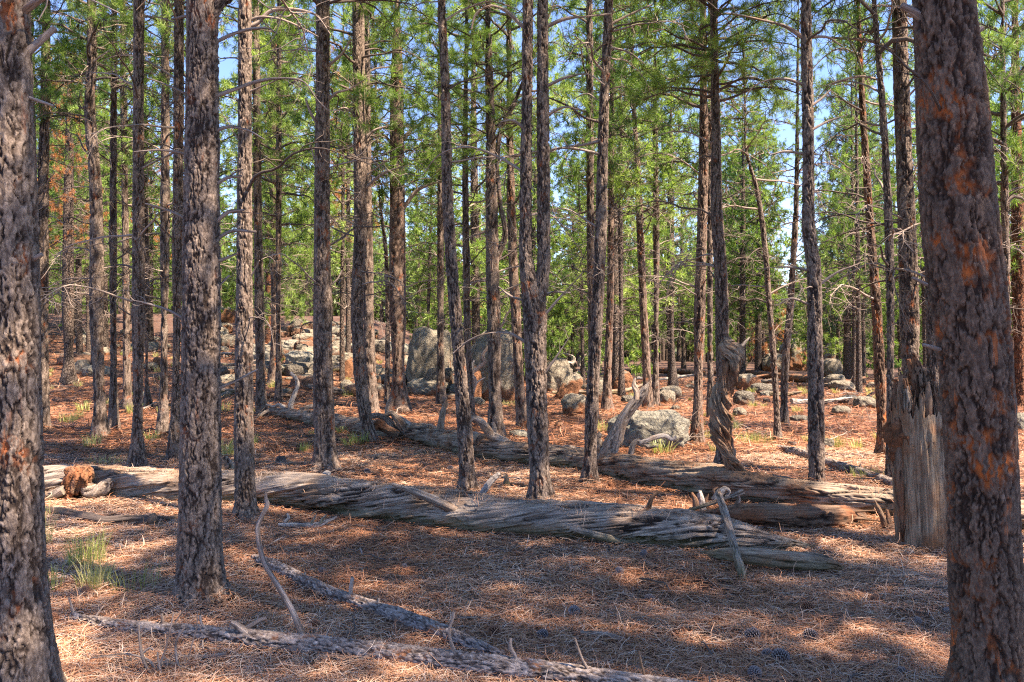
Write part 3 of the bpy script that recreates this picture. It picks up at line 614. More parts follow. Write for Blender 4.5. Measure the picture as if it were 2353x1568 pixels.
T('t48', 'thin pine to the right of the blue green fir, middle of three', [(1962, 892, 11), (1962, 760, 9), (1960, 560, 7)], dead=5, cb=3.2)
T('t49', 'thin pine to the right of the blue green fir, nearest of three', [(1974, 905, 14), (1973, 760, 11), (1970, 500, 9)], dead=6, cb=3.4)
T('t50', 'thinnest pine to the right of the blue green fir, last of three', [(1985, 882, 9), (1984, 760, 8), (1983, 560, 6)], dead=5, cb=3.2)
T('t51', 'dry pine with rusty brown needles behind the lone sunlit pine', [(800, 826, 12), (800, 700, 11), (800, 420, 8)], dead=5, cb=5, top=13, brown=True)

# unseen pines added outside the frame, mostly at right, to throw dappled shade
for k, (x, y, h) in enumerate([(6.6, 2.5, 15), (4.8, 0.35, 18), (6.3, 4.9, 14), (9.4, 2.4, 15), (10.0, 5.8, 16), (7.9, 0.9, 16), (9.6, -0.2, 17), (5.3, 4.0, 12), (-5.6, 2.6, 14)]):
    u = x / y * F + CX if y > 0.5 else None
    g = Vector((x, y, H(x, y))); tr = empty('pine_tree', g, 'grey pine added just outside the view to cast shade', 'tree', 'pines added outside the view for shade')
    mb = MB(); tube(mb, [[0, 0, -0.1, 0.19], [0, 0, 1.0, 0.14], [0.05, 0, h * 0.5, 0.10], [0.1, 0, h, 0.02]], 60, 16, caps=False); mb.obj('trunk', M['bark_far'], tr)
    lm, fm = CROWN[0][k % 4]; cb = 5.4; s = 1.15
    place_mesh('branches', lm, tr, (0.04, 0, cb), None, (s, s, (h - cb) / 8)); place_mesh('crown', fm, tr, (0.04, 0, cb), None, (s, s, (h - cb) / 8))

# ------------------------------------------------------------------ the stand behind
FARTR = []
def build_far():
    rnd = random.Random(5); placed = []
    hero = [(t.location.x, t.location.y) for t in TREES.values()]
    protos = []
    for k in range(5):
        mb = MB(); bx = rnd.uniform(-0.3, 0.3)
        tube(mb, [[0, 0, -0.3, 0.17], [0, 0, 0.4, 0.135], [bx * 0.5, 0, 5, 0.105], [bx, 0, 10, 0.06], [bx, 0, 14, 0.012]], 46, 10, seed=k, caps=False)
        dm = MB()
        for q in range(26):
            z = rnd.uniform(1.2, 6.5); me = DEAD[rnd.randrange(len(DEAD))]; s = rnd.uniform(0.5, 1.3); a = rnd.uniform(0, 6.28)
            co = np.empty(len(me.vertices) * 3, np.float32); me.vertices.foreach_get('co', co); co = co.reshape(-1, 3) * s
            R2 = np.array([[math.cos(a), -math.sin(a), 0], [math.sin(a), math.cos(a), 0], [0, 0, 1]]); co = co @ R2.T + np.array([bx * z / 10, 0, z])
            fi = np.empty(len(me.loops), np.int32); me.loops.foreach_get('vertex_index', fi); dm.add(co, fi.reshape(-1, 4))
        protos.append((mb.mesh('trunk', M['bark_far']), dm.mesh('dead_branches', M['limb'])))
    tries = 0; n = 0
    while n < 240 and tries < 20000:
        tries += 1
        d = rnd.uniform(27 ** 0.75, 125 ** 0.75) ** (1 / 0.75); u = rnd.uniform(-220, 2580)
        if d < 70 and (480 < u < 550 or 640 < u < 735 or 870 < u < 905 or 1440 < u < 1500 or 1740 < u < 1860): continue
        if d < 40 and rnd.random() < 0.5: continue
        if 1740 < u < 1850 and rnd.random() < 0.6: continue
        x = (u - CX) / F * d
        if any((x - a) ** 2 + (d - b) ** 2 < (2.0 if d > 50 else 1.6) ** 2 for a, b in placed + hero): continue
        placed.append((x, d)); n += 1
        s = rnd.uniform(0.72, 1.12); tk, dk = protos[rnd.randrange(5)]
        where = 'on the left hillside' if u < 900 and d < 70 else 'in the middle of the far stand' if u < 1650 else 'at the right of the far stand'
        lb = 'slender grey pine standing far back ' + where
        tr = empty('pine_tree', (x, d, H(x, d)), lb, 'tree', 'distant pines ' + where)
        rz = Matrix.Rotation(rnd.uniform(0, 6.28), 3, 'Z').to_quaternion(); th = rnd.uniform(0.85, 1.5)
        tilt = Matrix.Rotation(rnd.gauss(0, 0.018), 3, 'X').to_quaternion() @ Matrix.Rotation(rnd.gauss(0, 0.018), 3, 'Y').to_quaternion()
        tr.rotation_mode = 'QUATERNION'; tr.rotation_quaternion = tilt
        place_mesh('trunk', tk, tr, (0, 0, 0), rz, (s * th, s * th, s))
        if d < 85: place_mesh('dead_branches', dk, tr, (0, 0, 0), rz, (s, s, s))
        lod = 1 if d < 34 else 2
        cb = rnd.choice([0.5, 1.2, 2.0, 2.8, 3.8]); cr = s * rnd.uniform(1.0, 1.5)
        for q in range(1):
            lm, fm = CROWN[lod][rnd.randrange(4)]; h = 14 * s
            if rnd.random() < 0.025: fm = BROWN
            a = Matrix.Rotation(rnd.uniform(0, 6.28), 3, 'Z').to_quaternion()
            place_mesh('branches', lm, tr, (0, 0, cb), a, (cr, cr, (h - cb) / 8)); place_mesh('crown', fm, tr, (0, 0, cb), a, (cr, cr, (h - cb) / 8))
        FARTR.append(tr)
build_far()
def far_wood():
    """the wood beyond, that reads as one mass"""
    r = np.random.default_rng(3); n = 1500; d = r.uniform(85, 240, n); a = r.uniform(-0.75, 0.75, n); x = d * np.sin(a); y = d * np.cos(a); z = hgt(x, y); E = []; mb = MB()
    for i in range(n):
        h = r.uniform(7, 15); k = 34; t = r.uniform(0.2, 1, k); rad = (1 - t) ** 0.7 * h * 0.17 + 0.2; an = r.uniform(0, 6.28, k); q = np.sqrt(r.random(k)) * rad
        for j in range(k): E.append((np.array([x[i] + q[j] * math.cos(an[j]), y[i] + q[j] * math.sin(an[j]), z[i] + t[j] * h]), np.array([math.cos(an[j]), math.sin(an[j]), 0.4])))
        tube(mb, [[x[i], y[i], z[i] - 0.5, 0.30], [x[i], y[i], z[i] + h * 0.9, 0.05]], 3, 5, caps=False, mi=1)
    needles(mb, E, 9, 0.75, 0.20, 0, 0.8)
    tag(mb.obj('distant_wood', [M['needle_fir2'], M['bark_far']]), 'distant pine wood closing the view behind the nearer trees', 'wood', kind='stuff')
far_wood()

# ------------------------------------------------------------------ fallen logs and broken wood
def lie(u, v, rp, k=0.8):
    g = ground(u, v + k * rp); return at(u, v, g.y), rp * g.y / F, g
def log(name, label, cat, pts, mat='wood', twist=2.2, amp=0.010, n=72, step=0.02, k=0.8, disp=None, group=None, flat=None, seed=3, lump=0.10, crack=0.7, part=None, parent=None):
    W = [lie(u, v, r, k) for u, v, r in pts]
    # keep the depth along the log smooth
    ds = np.array([w[0].y for w in W]); 
    org = W[len(W) // 2][2].copy()
    rows = []
    for (u, v, r), w, dd in zip(pts, W, ds): rows.append([*(np.array(w[0]) - np.array(org)), w[1]])
    L = np.sum(np.linalg.norm(np.diff(np.array(rows)[:, :3], axis=0), axis=1))
    mb = MB(); tube(mb, rows, max(12, int(L / step)), n, twist=twist, disp=disp or wood_disp(amp, seed, crack, lump), seed=seed, flat=flat)
    return mb, org, ds, rows
def stick_rows(pts, D, org, dy=0.0, y0=0.0):
    rows = []; ln = 0; prev = None
    for u, v, w in pts:
        P = np.array(at(u, v, D)) - np.array(org)
        if prev is not None: ln += np.linalg.norm(P - prev)
        prev = P.copy(); P[1] += dy * ln + y0; rows.append([*P, w * D / F / 2])
    return rows
def add_limb(mb_or_parent, name, pts, D, org, mat, dy=0.0, twist=3.0, n=24, amp=0.005, seed=1, y0=0.0, step=0.012, crack=0.5, lump=0.12, tw=0):
    rows = stick_rows(pts, D, org, dy, y0); L = np.sum(np.linalg.norm(np.diff(np.array(rows)[:, :3], axis=0), axis=1))
    mb = MB(); tube(mb, rows, max(10, int(L / step)), n, twist=twist, disp=wood_disp(amp, seed, crack, lump), seed=seed)
    if tw:
        Pm = [np.array(q[:3]) for q in spline(rows, 8)]; twigs(mb, Pm, 0.003, tw, 0.2, 5, up=0.0, lo=0.3, wig=0.16)
    return mb.obj(name, mat, mb_or_parent)
def thing(name, org, label, cat, group=None): return empty(name, org, label, cat, group)

# near log: spiral grained, with a long open split on its front
def near_disp(TG, S, RR, gc, TH):
    off, fur = wood_disp(0.012, 41, 0.9, 0.12, 26.0)(TG, S, RR, gc, TH)
    a = (TG + 0.25 * np.sin(S * 1.3)) % (2 * np.pi)
    def groove(c, w, s0, s1):
        dd = np.abs((a - c + np.pi) % (2 * np.pi) - np.pi)
        return (1 - sstep(w * 0.7, w, dd)) * sstep(s0, s0 + 0.5, S) * (1 - sstep(s1 - 0.5, s1, S))
    g = groove(2.2, 0.42, 2.4, 5.6); g2 = groove(5.0, 0.28, 0.2, 3.2); g3 = groove(0.6, 0.2, 3.6, 7.0)
    rough = fbm(gc * np.array([30, 30, 10]), 77, 3)
    off = off - g * (0.05 + 0.02 * rough) - g2 * 0.03 - g3 * 0.022
    rim = groove(2.75, 0.16, 2.2, 5.9); off = off + rim * 0.02
    return off, np.clip(np.maximum(fur, g * 0.55 + g * rough * 0.5), 0, 1)
pts1 = [(-60, 1092, 30), (60, 1104, 33), (250, 1110, 35), (400, 1117, 37), (590, 1120, 38), (784, 1145, 43), (952, 1165, 45), (1120, 1183, 44), (1287, 1198, 43), (1454, 1211, 44), (1569, 1220, 42), (1669, 1231, 36), (1736, 1241, 29), (1800, 1250, 19), (1850, 1255, 9), (1872, 1257, 3)]
mb, org, ds, rows1 = log('', '', '', pts1, twist=1.25, disp=near_disp, n=180, step=0.012)
near_log = thing('fallen_log', org, 'long weathered grey fallen log with spiral grain crossing the foreground', 'fallen log')
mb.obj('log_trunk', M['wood'], near_log)
def dl(u, pts, ds): return float(np.interp(u, [p[0] for p in pts], ds))
D = dl(1491, pts1, ds); add_limb(near_log, 'branch_stub', [(1486, 1180, 14), (1493, 1160, 12), (1502, 1140, 10), (1513, 1130, 8)], D, org, M['wood_brown'])
D = dl(190, pts1, ds) - 0.28
add_limb(near_log, 'root_knob', [(150, 1140, 34), (172, 1112, 54), (188, 1096, 58), (200, 1080, 44), (204, 1071, 26)], D, org, M['wood_brown'], amp=0.03, n=80, lump=0.45, seed=9, crack=1.0, step=0.006)
add_limb(near_log, 'root_knob', [(196, 1120, 30), (222, 1128, 34), (245, 1118, 26), (262, 1104, 16)], D - 0.02, org, M['wood'], amp=0.012, n=40, lump=0.25, seed=12, twist=9)
add_limb(near_log, 'root', [(70, 1152, 26), (110, 1142, 24), (150, 1128, 26)], D - 0.1, org, M['wood'], amp=0.012, n=36, seed=13)
add_limb(near_log, 'root', [(66, 1120, 20), (120, 1110, 18), (170, 1100, 16)], D, org, M['wood'], amp=0.01, n=36, seed=14)
add_limb(near_log, 'loose_strip', [(900, 1112, 10), (960, 1134, 22), (1020, 1162, 26), (1100, 1198, 22), (1160, 1220, 14), (1236, 1232, 5)], dl(1050, pts1, ds) - 0.16, org, M['wood'], dy=0.03, amp=0.008, n=30, twist=2, seed=15)
add_limb(near_log, 'loose_strip', [(1310, 1212, 6), (1370, 1230, 13), (1440, 1246, 11), (1510, 1258, 4)], dl(1400, pts1, ds) - 0.17, org, M['wood'], dy=-0.02, amp=0.006, n=24, twist=2, seed=16)

# far log of the pair
pts2 = [(600, 944, 6), (640, 948, 11), (700, 957, 16), (784, 974, 19), (850, 984, 21), (952, 995, 23), (1086, 1026, 26), (1200, 1042, 25), (1300, 1054, 25), (1400, 1068, 28), (1480, 1083, 31), (1569, 1098, 34), (1703, 1116, 38), (1860, 1136, 36), (2055, 1158, 37), (2200, 1175, 36), (2420, 1195, 34)]
mb, org2, ds2, rows2 = log('', '', '', pts2, twist=0.7, n=130, step=0.018, amp=0.014, seed=52, lump=0.10)
back_log = thing('fallen_log', org2, 'very long twisted fallen log behind the near one, with upturned roots at its left end', 'fallen log')
mb.obj('log_trunk', M['wood_back'], back_log)
def L2(name, pts, mat='wood', dy=0.0, tw=3.0, n=28, amp=0.006, seed=1, y0=0.0, **k):
    return add_limb(back_log, name, pts, dl(pts[0][0], pts2, ds2) + y0, org2, M[mat], dy=dy, twist=tw, n=n, amp=amp, seed=seed, **k)
L2('root', [(671, 952, 15), (668, 932, 13), (677, 905, 11), (683, 885, 10), (678, 868, 8), (666, 857, 5)], 'wood_pale', 0.05, seed=61)
L2('root', [(671, 945, 10), (673, 965, 9), (672, 972, 6)], 'wood_pale', -0.3, seed=62)
L2('root', [(650, 945, 14), (625, 944, 12), (606, 952, 10), (592, 966, 8), (586, 975, 4)], 'wood', -0.2, seed=63)
L2('root', [(655, 938, 12), (640, 930, 9), (628, 935, 6), (610, 930, 4)], 'wood_pale', 0.1, seed=64)
L2('root', [(690, 945, 12), (714, 935, 10), (735, 930, 6), (760, 938, 4)], 'wood', 0.2, seed=65)
L2('root', [(612, 950, 9), (617, 975, 8), (611, 990, 5)], 'wood_brown', -0.2, seed=66)
# burl of curled roots at the crooked pine
L2('burl_root', [(905, 990, 22), (892, 965, 16), (868, 955, 14), (846, 960, 12), (840, 972, 8)], 'wood', -0.1, seed=67, y0=-0.3, lump=0.2)
L2('burl_root', [(915, 1000, 18), (890, 985, 20), (872, 975, 22), (860, 985, 18), (862, 1000, 10)], 'wood_brown', -0.2, seed=68, y0=-0.4, lump=0.3, tw=9)
L2('burl_root', [(930, 990, 20), (915, 965, 18), (898, 950, 14), (886, 955, 10)], 'wood_back', 0.0, seed=69, y0=-0.2, lump=0.2)
L2('root', [(890, 962, 12), (889, 945, 10), (893, 925, 9), (900, 912, 5)], 'wood', 0.0, seed=70)
L2('root', [(950, 985, 12), (940, 975, 9), (905, 955, 8), (890, 948, 5)], 'wood_pale', 0.1, seed=71)
L2('branch_stub', [(1012, 1002, 18), (1014, 975, 17), (1018, 945, 14), (1024, 925, 9), (1027, 912, 4)], 'wood_back', 0.0, seed=72)
L2('branch_stub', [(1165, 1030, 34), (1145, 1012, 26), (1128, 1000, 20), (1118, 985, 17), (1105, 968, 16), (1088, 960, 12), (1080, 966, 8)], 'wood', -0.15, seed=73, lump=0.2, tw=6)
L2('branch_stub', [(1128, 1000, 12), (1135, 985, 8), (1132, 970, 4)], 'wood', 0.0, seed=74)
L2('branch_stub', [(1130, 1010, 22), (1105, 1008, 16), (1095, 1020, 10)], 'wood_brown', -0.3, seed=75, lump=0.3)
L2('split_limb', [(1264, 1040, 10), (1300, 1030, 14), (1340, 1036, 12), (1390, 1040, 8)], 'wood', 0.15, seed=76)
L2('split_limb', [(1060, 990, 8), (1100, 1002, 12), (1150, 1030, 10)], 'wood', 0.1, seed=77)
L2('large_limb', [(1395, 1060, 52), (1402, 1030, 42), (1416, 1000, 36), (1430, 965, 30), (1450, 935, 28), (1470, 912, 26), (1484, 893, 20), (1491, 880, 9), (1494, 872, 3)], 'wood', 0.0, seed=78, n=44, amp=0.012, tw=1.5)
L2('large_limb', [(1462, 918, 14), (1462, 900, 13), (1456, 885, 10), (1459, 868, 4)], 'wood', 0.0, seed=79)
L2('large_limb', [(1385, 1040, 30), (1372, 1020, 26), (1372, 1004, 18), (1380, 995, 10)], 'wood', -0.1, seed=80, lump=0.25)
L2('branch_stub', [(1440, 1062, 12), (1450, 1040, 12), (1455, 1024, 14), (1465, 1015, 12), (1478, 1022, 9), (1490, 1030, 9), (1510, 1028, 7)], 'wood', 0.1, seed=81, y0=0.4)
L2('branch_stub', [(1470, 1020, 9), (1490, 1012, 9), (1510, 1005, 9), (1530, 1003, 8), (1545, 1010, 7), (1556, 1005, 3)], 'wood_pale', 0.1, seed=82, y0=0.5)
# the twisted snag that still stands on the log
snag = L2('upright_snag', [(1700, 1112, 60), (1690, 1080, 42), (1674, 1045, 32), (1663, 1010, 34), (1655, 975, 42), (1653, 940, 45), (1658, 905, 40), (1668, 875, 34), (1680, 848, 32), (1686, 825, 32), (1683, 806, 26), (1672, 792, 20), (1667, 778, 8)], 'wood_stump', 0.0, tw=5.5, n=130, amp=0.026, seed=83, lump=0.38, step=0.007, crack=1.0)
L2('snag_prong', [(1684, 822, 20), (1694, 805, 16), (1706, 793, 12), (1716, 782, 9), (1724, 774, 3)], 'wood', 0.0, seed=84)
L2('snag_prong', [(1680, 860, 10), (1668, 870, 12), (1656, 880, 10), (1646, 895, 4)], 'wood', -0.3, seed=85)
L2('snag_prong', [(1690, 840, 12), (1678, 828, 12), (1666, 835, 12), (1662, 850, 7)], 'wood_pale', -0.3, seed=86)

def wedge(name, label, cat, pts, mat, D=None, dy=0.0, flat=(0.5, 1.0), group=None, amp=0.008, n=40, seed=1, twist=0.3, k=0.8, ends=()):
    """a split slab lying on the ground; ends: splinters (pts)"""
    if D is None:
        mb, o, ds, rows = log('', '', '', pts, twist=twist, n=n, step=0.012, amp=amp, seed=seed, flat=flat, k=k, crack=0.9, lump=0.2)
        dd = float(ds.mean())
    else:
        o = at(pts[0][0], pts[0][1], D); mb = MB(); rows = stick_rows([(a, b, c * 2) for a, b, c in pts], D, o, dy); dd = D
        L = np.sum(np.linalg.norm(np.diff(np.array(rows)[:, :3], axis=0), axis=1)); tube(mb, rows, max(14, int(L / 0.012)), n, twist=twist, disp=wood_disp(amp, seed, 0.9, 0.2), seed=seed, flat=flat)
    for e in ends:
        rw = stick_rows(e, dd, o, 0.0, -0.02); tube(mb, rw, 30, 10, disp=wood_disp(0.002, seed, 0.5, 0.1), seed=seed)
    return tag(mb.obj(name, M[mat], loc=o), label, cat, group)
wedge('broken_slab', 'rotten brown split slab with a splintered right end between the two long logs', 'broken wood', [(1600, 1180, 8), (1690, 1184, 22), (1780, 1185, 26), (1880, 1183, 26), (1950, 1184, 21), (1985, 1186, 12)], 'wood_brown', seed=21, flat=(1, 0.8), k=1.2,
      ends=[[(1930, 1176, 10), (1975, 1174, 7), (2010, 1172, 2)], [(1940, 1190, 12), (1985, 1192, 9), (2022, 1196, 2)], [(1920, 1200, 10), (1970, 1204, 8), (2000, 1206, 3)]])
wedge('broken_slab', 'flat grey slab of split wood lying in front of the near log tip', 'broken wood', [(1618, 1272, 5), (1680, 1276, 18), (1770, 1284, 22), (1860, 1292, 21), (1915, 1298, 15), (1938, 1304, 6)], 'wood_back', seed=22, flat=(1, 0.9), k=1.3)
wedge('wood_splinter', 'long thin splinter leaning over the near log by the grey board', 'broken wood', [(1566, 1180, 4), (1610, 1164, 6), (1650, 1150, 6), (1707, 1127, 3)], 'wood', D=7.2, dy=-0.05, flat=(1, 0.6), seed=23)
Dp = ground(1713, 1342).y; oP = at(1713, 1340, Dp)
mb = MB(); Pp = [(1650, 1130, 12, 1.45), (1656, 1150, 20, 1.28), (1672, 1205, 22, 0.85), (1690, 1265, 22, 0.42), (1706, 1318, 20, 0.10), (1714, 1342, 8, 0.0)]
rw = []
for u, v, w, dy in Pp: P = at(u, v, Dp + dy); rw.append([*(np.array(P) - np.array(oP)), w * (Dp + dy) / F / 2])
tube(mb, rw, 90, 36, twist=0.4, disp=wood_disp(0.007, 24, 0.9, 0.1), flat=(1, 0.9), seed=24)
tag(mb.obj('leaning_board', M['wood'], loc=oP), 'narrow grey split board leaning forward over the near log', 'broken wood')
root_bits = thing('broken_root', at(1640, 1165, 7.55), 'jagged pale broken root standing behind the near log, by the leaning board', 'broken wood')
for k, p in enumerate([[(1600, 1190, 16), (1600, 1172, 16), (1598, 1150, 14), (1590, 1132, 6)], [(1612, 1190, 20), (1612, 1175, 20), (1610, 1150, 16), (1608, 1128, 5)], [(1625, 1190, 16), (1625, 1175, 16), (1622, 1155, 12), (1628, 1135, 5)], [(1640, 1150, 14), (1655, 1132, 16), (1668, 1122, 10), (1676, 1130, 7), (1668, 1142, 6)], [(1645, 1140, 10), (1640, 1128, 8), (1650, 1120, 4)]]):
    add_limb(root_bits, 'splinter', p, 7.55 + 0.04 * k, root_bits.location, M['wood_pale' if k % 2 else 'wood_brown'], seed=30 + k, n=18)
g = ground(1693, 1176); rb2 = thing('broken_root', g, 'small hooked root stub poking up right of the leaning board', 'broken wood')
add_limb(rb2, 'root', [(1691, 1180, 14), (1694, 1160, 12), (1699, 1148, 8), (1697, 1140, 4)], g.y, g, M['wood'], seed=36); add_limb(rb2, 'root', [(1700, 1180, 10), (1704, 1168, 8), (1707, 1162, 3)], g.y, g, M['wood'], seed=37)

# broken stump on the right
gs = ground(2122, 1262); Ds = gs.y + 0.12
stump = thing('broken_stump', (gs.x, Ds, gs.z), 'tall weathered broken stump with a jagged splintered top beside the orange flaked pine', 'stump'); so = stump.location
def stump_disp(TG, S, RR, gc, TH):
    p = np.stack([np.cos(TG) * RR, np.sin(TG) * RR, S * 0.10], 1)
    g = fbm(p * 34, 91, 4); c = (1 - sstep(0.03, 0.13, np.abs(fbm(p * 22 + 9, 93, 3)))) * sstep(-0.3, 0.2, fbm(p * 6, 94, 2)); flute = np.sin(TG * 7 + 2 * vnoise(p * 6, 95)) * 0.5
    return 0.018 * g + 0.010 * flute - 0.022 * c + RR * 0.05 * fbm(p * 5, 99, 2), np.clip(c + sstep(0.2, 0.5, -g) * 0.4, 0, 1)
mb = MB(); rw = [[*(np.array(at(u, v, Ds)) - np.array(so)), w * Ds / F / 2] for u, v, w in [(2130, 1310, 150), (2128, 1270, 128), (2124, 1200, 120), (2118, 1100, 118), (2112, 1000, 116), (2108, 930, 112)]]
tube(mb, rw, 110, 120, disp=stump_disp, seed=2, caps=False)
Vt = mb.v[-1]; ztop = Vt[:, 2].max(); an_ = np.arctan2(Vt[:, 1], Vt[:, 0]); kk = sstep(ztop - 0.45, ztop, Vt[:, 2])
jag_ = vnoise(np.stack([np.cos(an_) * 3.0, np.sin(an_) * 3.0, 0 * an_], 1), 7) * 0.10 + vnoise(np.stack([np.cos(an_) * 11, np.sin(an_) * 11, 0 * an_], 1), 8) * 0.09
Vt[:, 2] += kk * (jag_ - 0.02); Vt[:, 0] -= 0.25 * kk * 0.1 * Vt[:, 0]
core = MB(); tube(core, [[0, 0, ztop - 0.5, 0.165], [-0.01, 0, ztop - 0.12, 0.15], [-0.02, 0, ztop - 0.02, 0.05]], 24, 60, disp=wood_disp(0.03, 12, 0.9, 0.3), seed=3); core.obj('rotten_core', M['wood_brown'], stump)
mb.obj('stump_body', M['wood_stump'], stump)
_rs = random.Random(8)
_sp = [(-2.9 + 6.0 * q / 30 + _rs.uniform(-0.1, 0.1), _rs.uniform(0.08, 0.24) + (0.16 if 0.2 < q / 30 * 6 - 2.9 < 1.9 else 0), _rs.uniform(0.02, 0.055), _rs.uniform(-0.3, 0.15)) for q in range(30)]
for k, (a, hh, ww, tilt) in enumerate(_sp):
    rr_ = 0.155; top = rw[-1]; bx = top[0] + rr_ * math.cos(a); by = rr_ * math.sin(a); z = top[2]
    m2 = MB(); tube(m2, [[bx, by, z - 0.12, ww * 0.5], [bx, by, z, ww * 0.5], [bx + tilt * hh * 0.5, by, z + hh * 0.5, ww * 0.42], [bx + tilt * hh * 0.85, by, z + hh * 0.8, ww * 0.22], [bx + tilt * hh * 1.1, by, z + hh, 0.006]], 30, 20, disp=wood_disp(0.009, 100 + k, 0.8, 0.2), seed=k, flat=(1, 1))
    m2.obj('splinter', M[('wood_stump', 'wood_brown', 'wood_back')[k % 3]], stump)
m2 = MB(); rq = [[*(np.array(at(u, v, Ds - 0.05)) - np.array(so)), w * Ds / F / 2] for u, v, w in [(2074, 1260, 10), (2070, 1180, 22), (2064, 1090, 22), (2062, 1010, 14), (2060, 960, 5)]]
tube(m2, rq, 60, 24, disp=wood_disp(0.01, 111, 0.8, 0.2), seed=5); m2.obj('rotten_edge', M['wood_brown'], stump)
m2 = MB(); rq = [[*(np.array(at(u, v, Ds + 0.05)) - np.array(so)), w * Ds / F / 2] for u, v, w in [(2122, 960, 40), (2120, 900, 44), (2112, 850, 34), (2104, 825, 16), (2098, 812, 5)]]
tube(m2, rq, 50, 36, disp=wood_disp(0.016, 113, 0.9, 0.3), seed=6); m2.obj('splinter', M['wood_brown'], stump)
gq = ground(2035, 1215); tq = thing('stump_remnant', gq, 'two thin dark spikes of a rotted stump left of the broken stump', 'stump')
for p in ([(2040, 1222, 14), (2033, 1205, 11), (2024, 1180, 7), (2010, 1150, 2)], [(2046, 1222, 12), (2043, 1200, 10), (2038, 1172, 2)], [(2030, 1222, 16), (2045, 1214, 22), (2058, 1220, 12)]): add_limb(tq, 'spike', p, gq.y, gq, M['wood_brown'], seed=len(p) + 3)

# barked fallen branch across the lower left
pts3 = [(167, 1419, 7.3), (230, 1432, 12.2), (300, 1442, 14.6), (435, 1454, 17.1), (570, 1469, 19.5), (703, 1482, 22.0), (784, 1492, 23.2), (900, 1504, 24.4), (1019, 1519, 24.4), (1140, 1532, 25.6), (1254, 1546, 25.6), (1350, 1560, 25.6), (1455, 1574, 25.6), (1600, 1596, 25.6), (1850, 1628, 24.4)]
mb, o3, ds3, _ = log('', '', '', pts3, twist=0.2, disp=bark_disp(0.006, 0.011, 141), n=72, step=0.012, seed=4)
fb = thing('fallen_branch', o3, 'long flaky barked fallen trunk with many stubs along the bottom left of the photo', 'fallen branch'); mb.obj('branch_trunk', M['logbark'], fb)
def L3(pts, dy=0.0, y0=0.0, n=14, tw=0, mat='twig', name='side_branch', seed=5): return add_limb(fb, name, pts, dl(pts[0][0], pts3, ds3) + y0, o3, M[mat], dy=dy, n=n, amp=0.002, seed=seed, y0=0, tw=tw, twist=1, step=0.02)
L3([(703, 1480, 18), (690, 1450, 14), (668, 1405, 12), (636, 1354, 11), (596, 1287, 10), (585, 1240, 9), (583, 1217, 9), (594, 1190, 8), (604, 1166, 9), (600, 1150, 6), (600, 1138, 4)], 0.10, 0.05, 18, name='long_upright_branch')
for k, p in enumerate([[(171, 1424, 9), (165, 1400, 8), (157, 1374, 6)], [(218, 1422, 6), (228, 1405, 5), (238, 1393, 4)], [(375, 1440, 8), (373, 1425, 8), (371, 1411, 6)], [(590, 1475, 16), (560, 1452, 14), (545, 1440, 14), (530, 1432, 10)], [(538, 1468, 10), (534, 1450, 12), (530, 1432, 8)],
                       [(549, 1455, 12), (575, 1440, 12), (600, 1425, 12), (611, 1421, 9)], [(500, 1462, 6), (480, 1450, 5), (462, 1434, 4), (458, 1415, 3)], [(1045, 1500, 13), (1036, 1475, 10), (1032, 1445, 8), (1040, 1425, 8), (1043, 1408, 7)], [(1190, 1530, 6), (1182, 1505, 5), (1173, 1490, 6), (1172, 1468, 4)],
                       [(1358, 1548, 9), (1340, 1520, 7), (1330, 1495, 7), (1321, 1468, 6)], [(1290, 1545, 8), (1278, 1535, 7), (1270, 1526, 5)], [(1484, 1570, 7), (1480, 1550, 6), (1472, 1520, 7), (1468, 1497, 6)], [(1625, 1598, 8), (1632, 1570, 7), (1630, 1555, 5)],
                       [(784, 1500, 5), (792, 1485, 5), (788, 1476, 3)], [(657, 1470, 5), (658, 1458, 5), (660, 1448, 4)], [(1118, 1530, 4), (1124, 1512, 4)]]): L3(p, 0.05, seed=150 + k, mat='twig' if k != 11 else 'wood_stump')
for k, p in enumerate([[(640, 1488, 9), (625, 1498, 8), (608, 1512, 7), (597, 1526, 4)], [(706, 1500, 8), (702, 1520, 7), (695, 1545, 4)], [(850, 1508, 10), (820, 1514, 9), (790, 1524, 8), (770, 1545, 6)], [(810, 1515, 9), (806, 1540, 9), (800, 1560, 7)], [(850, 1520, 6), (860, 1540, 6), (870, 1565, 4)], [(520, 1470, 8), (500, 1488, 7), (478, 1500, 6)], [(1130, 1545, 5), (1110, 1556, 4)]]):
    L3(p, -0.55, -0.05, seed=170 + k)
# second dead branch
pts4 = [(583, 1282, 7.2), (603, 1290, 10.8), (650, 1310, 13.2), (697, 1334, 14.4), (784, 1372, 14.4), (850, 1394, 15.6), (919, 1416, 16.8), (1002, 1448, 18.0), (1079, 1480, 16.8), (1153, 1508, 12.0)]
mb, o4, ds4, _ = log('', '', '', pts4, twist=0.2, disp=bark_disp(0.005, 0.010, 145), n=48, step=0.014, seed=6)
fb2 = thing('fallen_branch', o4, 'dark dead branch running diagonally behind the long barked trunk', 'fallen branch'); mb.obj('branch_trunk', M['logbark'], fb2)
for k, p in enumerate([[(804, 1380, 9), (806, 1355, 8), (810, 1327, 6)], [(870, 1400, 5), (869, 1385, 5), (870, 1375, 4)], [(697, 1332, 5), (700, 1322, 4), (702, 1316, 3)]]): add_limb(fb2, 'side_branch', p, dl(p[0][0], pts4, ds4), o4, M['twig'], seed=180 + k, n=12, amp=0.002)
